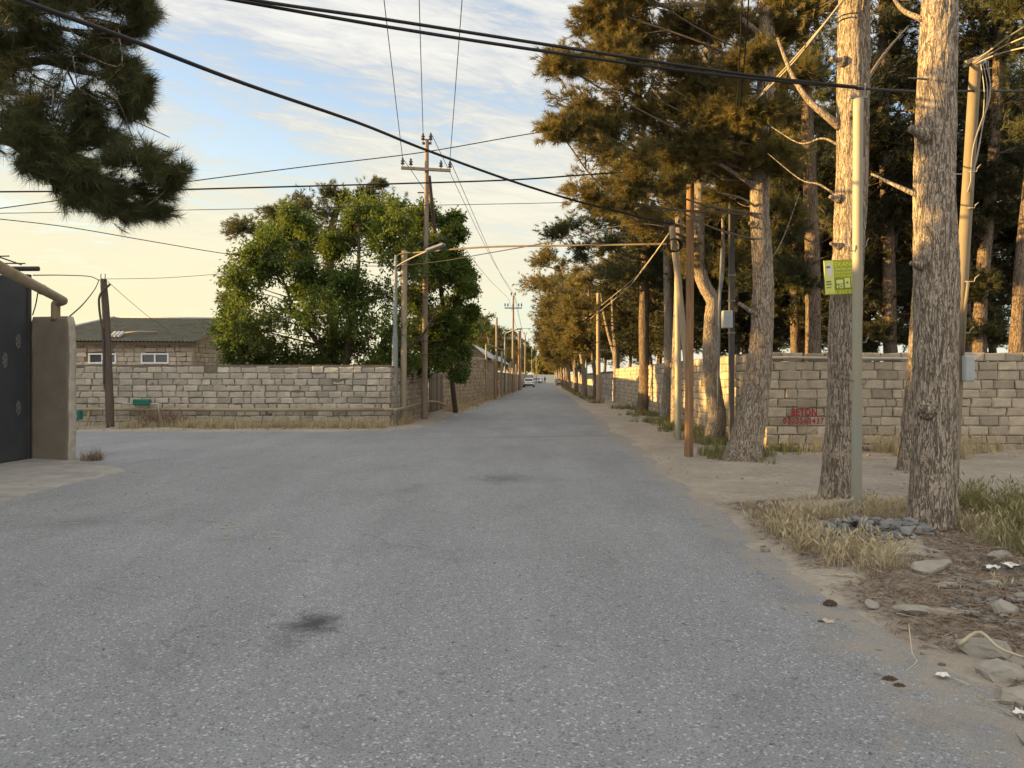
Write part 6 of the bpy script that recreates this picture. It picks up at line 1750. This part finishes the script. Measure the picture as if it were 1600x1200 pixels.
def needle_litter():
    rng = np.random.default_rng(44)
    n = 42000
    y = 2.4 + 7.0 * rng.random(n) ** 1.15; x = K * y + 2.0 + 3.0 * rng.random(n) ** 1.1
    keep = np.array([mn.noise(Vector((a * 1.6, b * 1.6, 9))) > -0.22 for a, b in zip(x, y)]) & (rng.random(n) < ss(2.0, 2.5, x - K * y))
    x, y = x[keep], y[keep]; n = len(x)
    z = ground_z(x, y) + rng.uniform(0.004, 0.03, n)
    a = rng.uniform(0, 6.283, n); L = rng.uniform(0.05, 0.13, n); w = 0.0045
    d = np.stack([np.cos(a), np.sin(a), rng.normal(0, 0.12, n)], 1); s = np.stack([-np.sin(a), np.cos(a), 0 * a], 1) * w
    p = np.stack([x, y, z], 1)
    V = np.stack([p - d * L[:, None] / 2 - s, p - d * L[:, None] / 2 + s, p + d * L[:, None] / 2], 1).reshape(-1, 3)
    mb = MB().add(V, [np.arange(n * 3).reshape(-1, 3)], 0, np.repeat(rng.random(n), 3))
    stuff(mb.build('needle_litter', M['litter']), 'brown fallen pine needles covering the right bank', 'pine needles')
    mb = MB()
    for k in range(420):
        if k < 330: yy = rng.uniform(2.6, 8.5); xx = K * yy + rng.uniform(2.1, 4.0)
        else: yy = rng.uniform(7.2, 13); xx = rng.uniform(-0.66, -0.3) * yy
        L = rng.uniform(0.05, 0.2); a = rng.uniform(0, 6.283); z = max(gz(xx, yy), 0.006) + 0.01
        q = np.array([xx, yy, z]); d = np.array([math.cos(a), math.sin(a), rng.normal(0, .1)]) * L
        mb.tube(spline([q - d / 2, q + rng.normal(0, L * .06, 3) * (1, 1, 0.3), q + d / 2], 5), rng.uniform(0.0015, 0.004), 4, 0, rng.random())
    stuff(mb.build('straw', M['straw']), 'pale straws and twigs scattered on the ground', 'straw')
needle_litter()
def twig_thing(label, pts, r):
    tag(MB().tube(spline(pts, 12), np.linspace(r, r * .5, 12), 6, 0, 0.6).build('twig', M['straw']), label, 'twig')
def GZ(px, py, up=0.015):
    g = G(px, py); return np.array([g[0], g[1], gz(g[0], g[1]) + up])
twig_thing('bent pale twig on the brown needle litter', [GZ(1420, 1008, .12), GZ(1425, 1030, .05), GZ(1432, 1038, .03), GZ(1410, 1050, .02)], 0.004)
twig_thing('straight pale twig at the edge of the bank', [GZ(1290, 1010), GZ(1303, 1016), GZ(1315, 1022)], 0.004)
twig_thing('grey root lying across the flat slab', [GZ(1498, 1026, .05), GZ(1530, 1028, .12), GZ(1560, 1042, .08), GZ(1598, 1050, .05)], 0.012)
def scrap(label, px, py, w, h, rz, lift=0.02, m='paper', cat='litter'):
    rng = np.random.default_rng(px)
    c = GZ(px, py, lift); V = []
    for j in range(4):
        for i in range(5):
            X, Y = (i / 4 - .5) * w * rng.uniform(.85, 1.1), (j / 3 - .5) * h * rng.uniform(.85, 1.1)
            V.append(c + np.array([X * math.cos(rz) - Y * math.sin(rz), X * math.sin(rz) + Y * math.cos(rz), rng.uniform(0, 0.022)]))
    fs = [(j * 5 + i, j * 5 + i + 1, j * 5 + i + 6, j * 5 + i + 5) for j in range(3) for i in range(4)]
    tag(MB().add(V, fs).build('paper_scrap', M[m]), label, cat)
scrap('crumpled white paper beside the upright grey stone', 1580, 902, 0.12, 0.1, 0.3)
scrap('white paper scrap left of the crumpled one by the grass', 1552, 898, 0.10, 0.07, -0.4)
scrap('white torn packet on the brown needle litter', 1473, 1059, 0.06, 0.05, 0.1)
scrap('white scrap at the right edge of the litter', 1596, 1120, 0.05, 0.06, 0.5)
scrap('flat pale cardboard strip at the road edge of the bank', 1290, 972, 0.10, 0.045, -0.3, 0.03, 'straw')
scrap('white rag on the dirt below the leaning brace pole', 716, 650, 0.35, 0.25, 0.2)
scrap('white scrap left of the rag at the corner wall foot', 693, 659, 0.22, 0.18, 0.6)
scrap('white scrap in the dry grass by the old wooden pole', 170, 662, 0.3, 0.2, 0.1)
for (px, py, s, lab) in ((1297, 946, 0.05, 'dark pine cone at the road edge near the dry grass'), (1390, 1062, 0.05, 'dark pine cone on the bank left of the torn packet'), (1405, 1072, 0.045, 'dark pine cone closest to the torn packet')):
    mb = MB(); c = GZ(px, py, s * .4)
    for k in range(7):
        z = k / 6; r = s * 0.5 * math.sin(0.4 + 2.4 * z)
        for q in range(8):
            a = q / 8 * 6.283 + k * 0.4
            mb.box(c + np.array([(z - .5) * s * 1.5, r * math.cos(a), r * math.sin(a) + 0.0]), (s * .22, s * .2, s * .2), axes=None, rz=a)
    tag(mb.build('pine_cone', M['cone']), lab, 'pine cone')
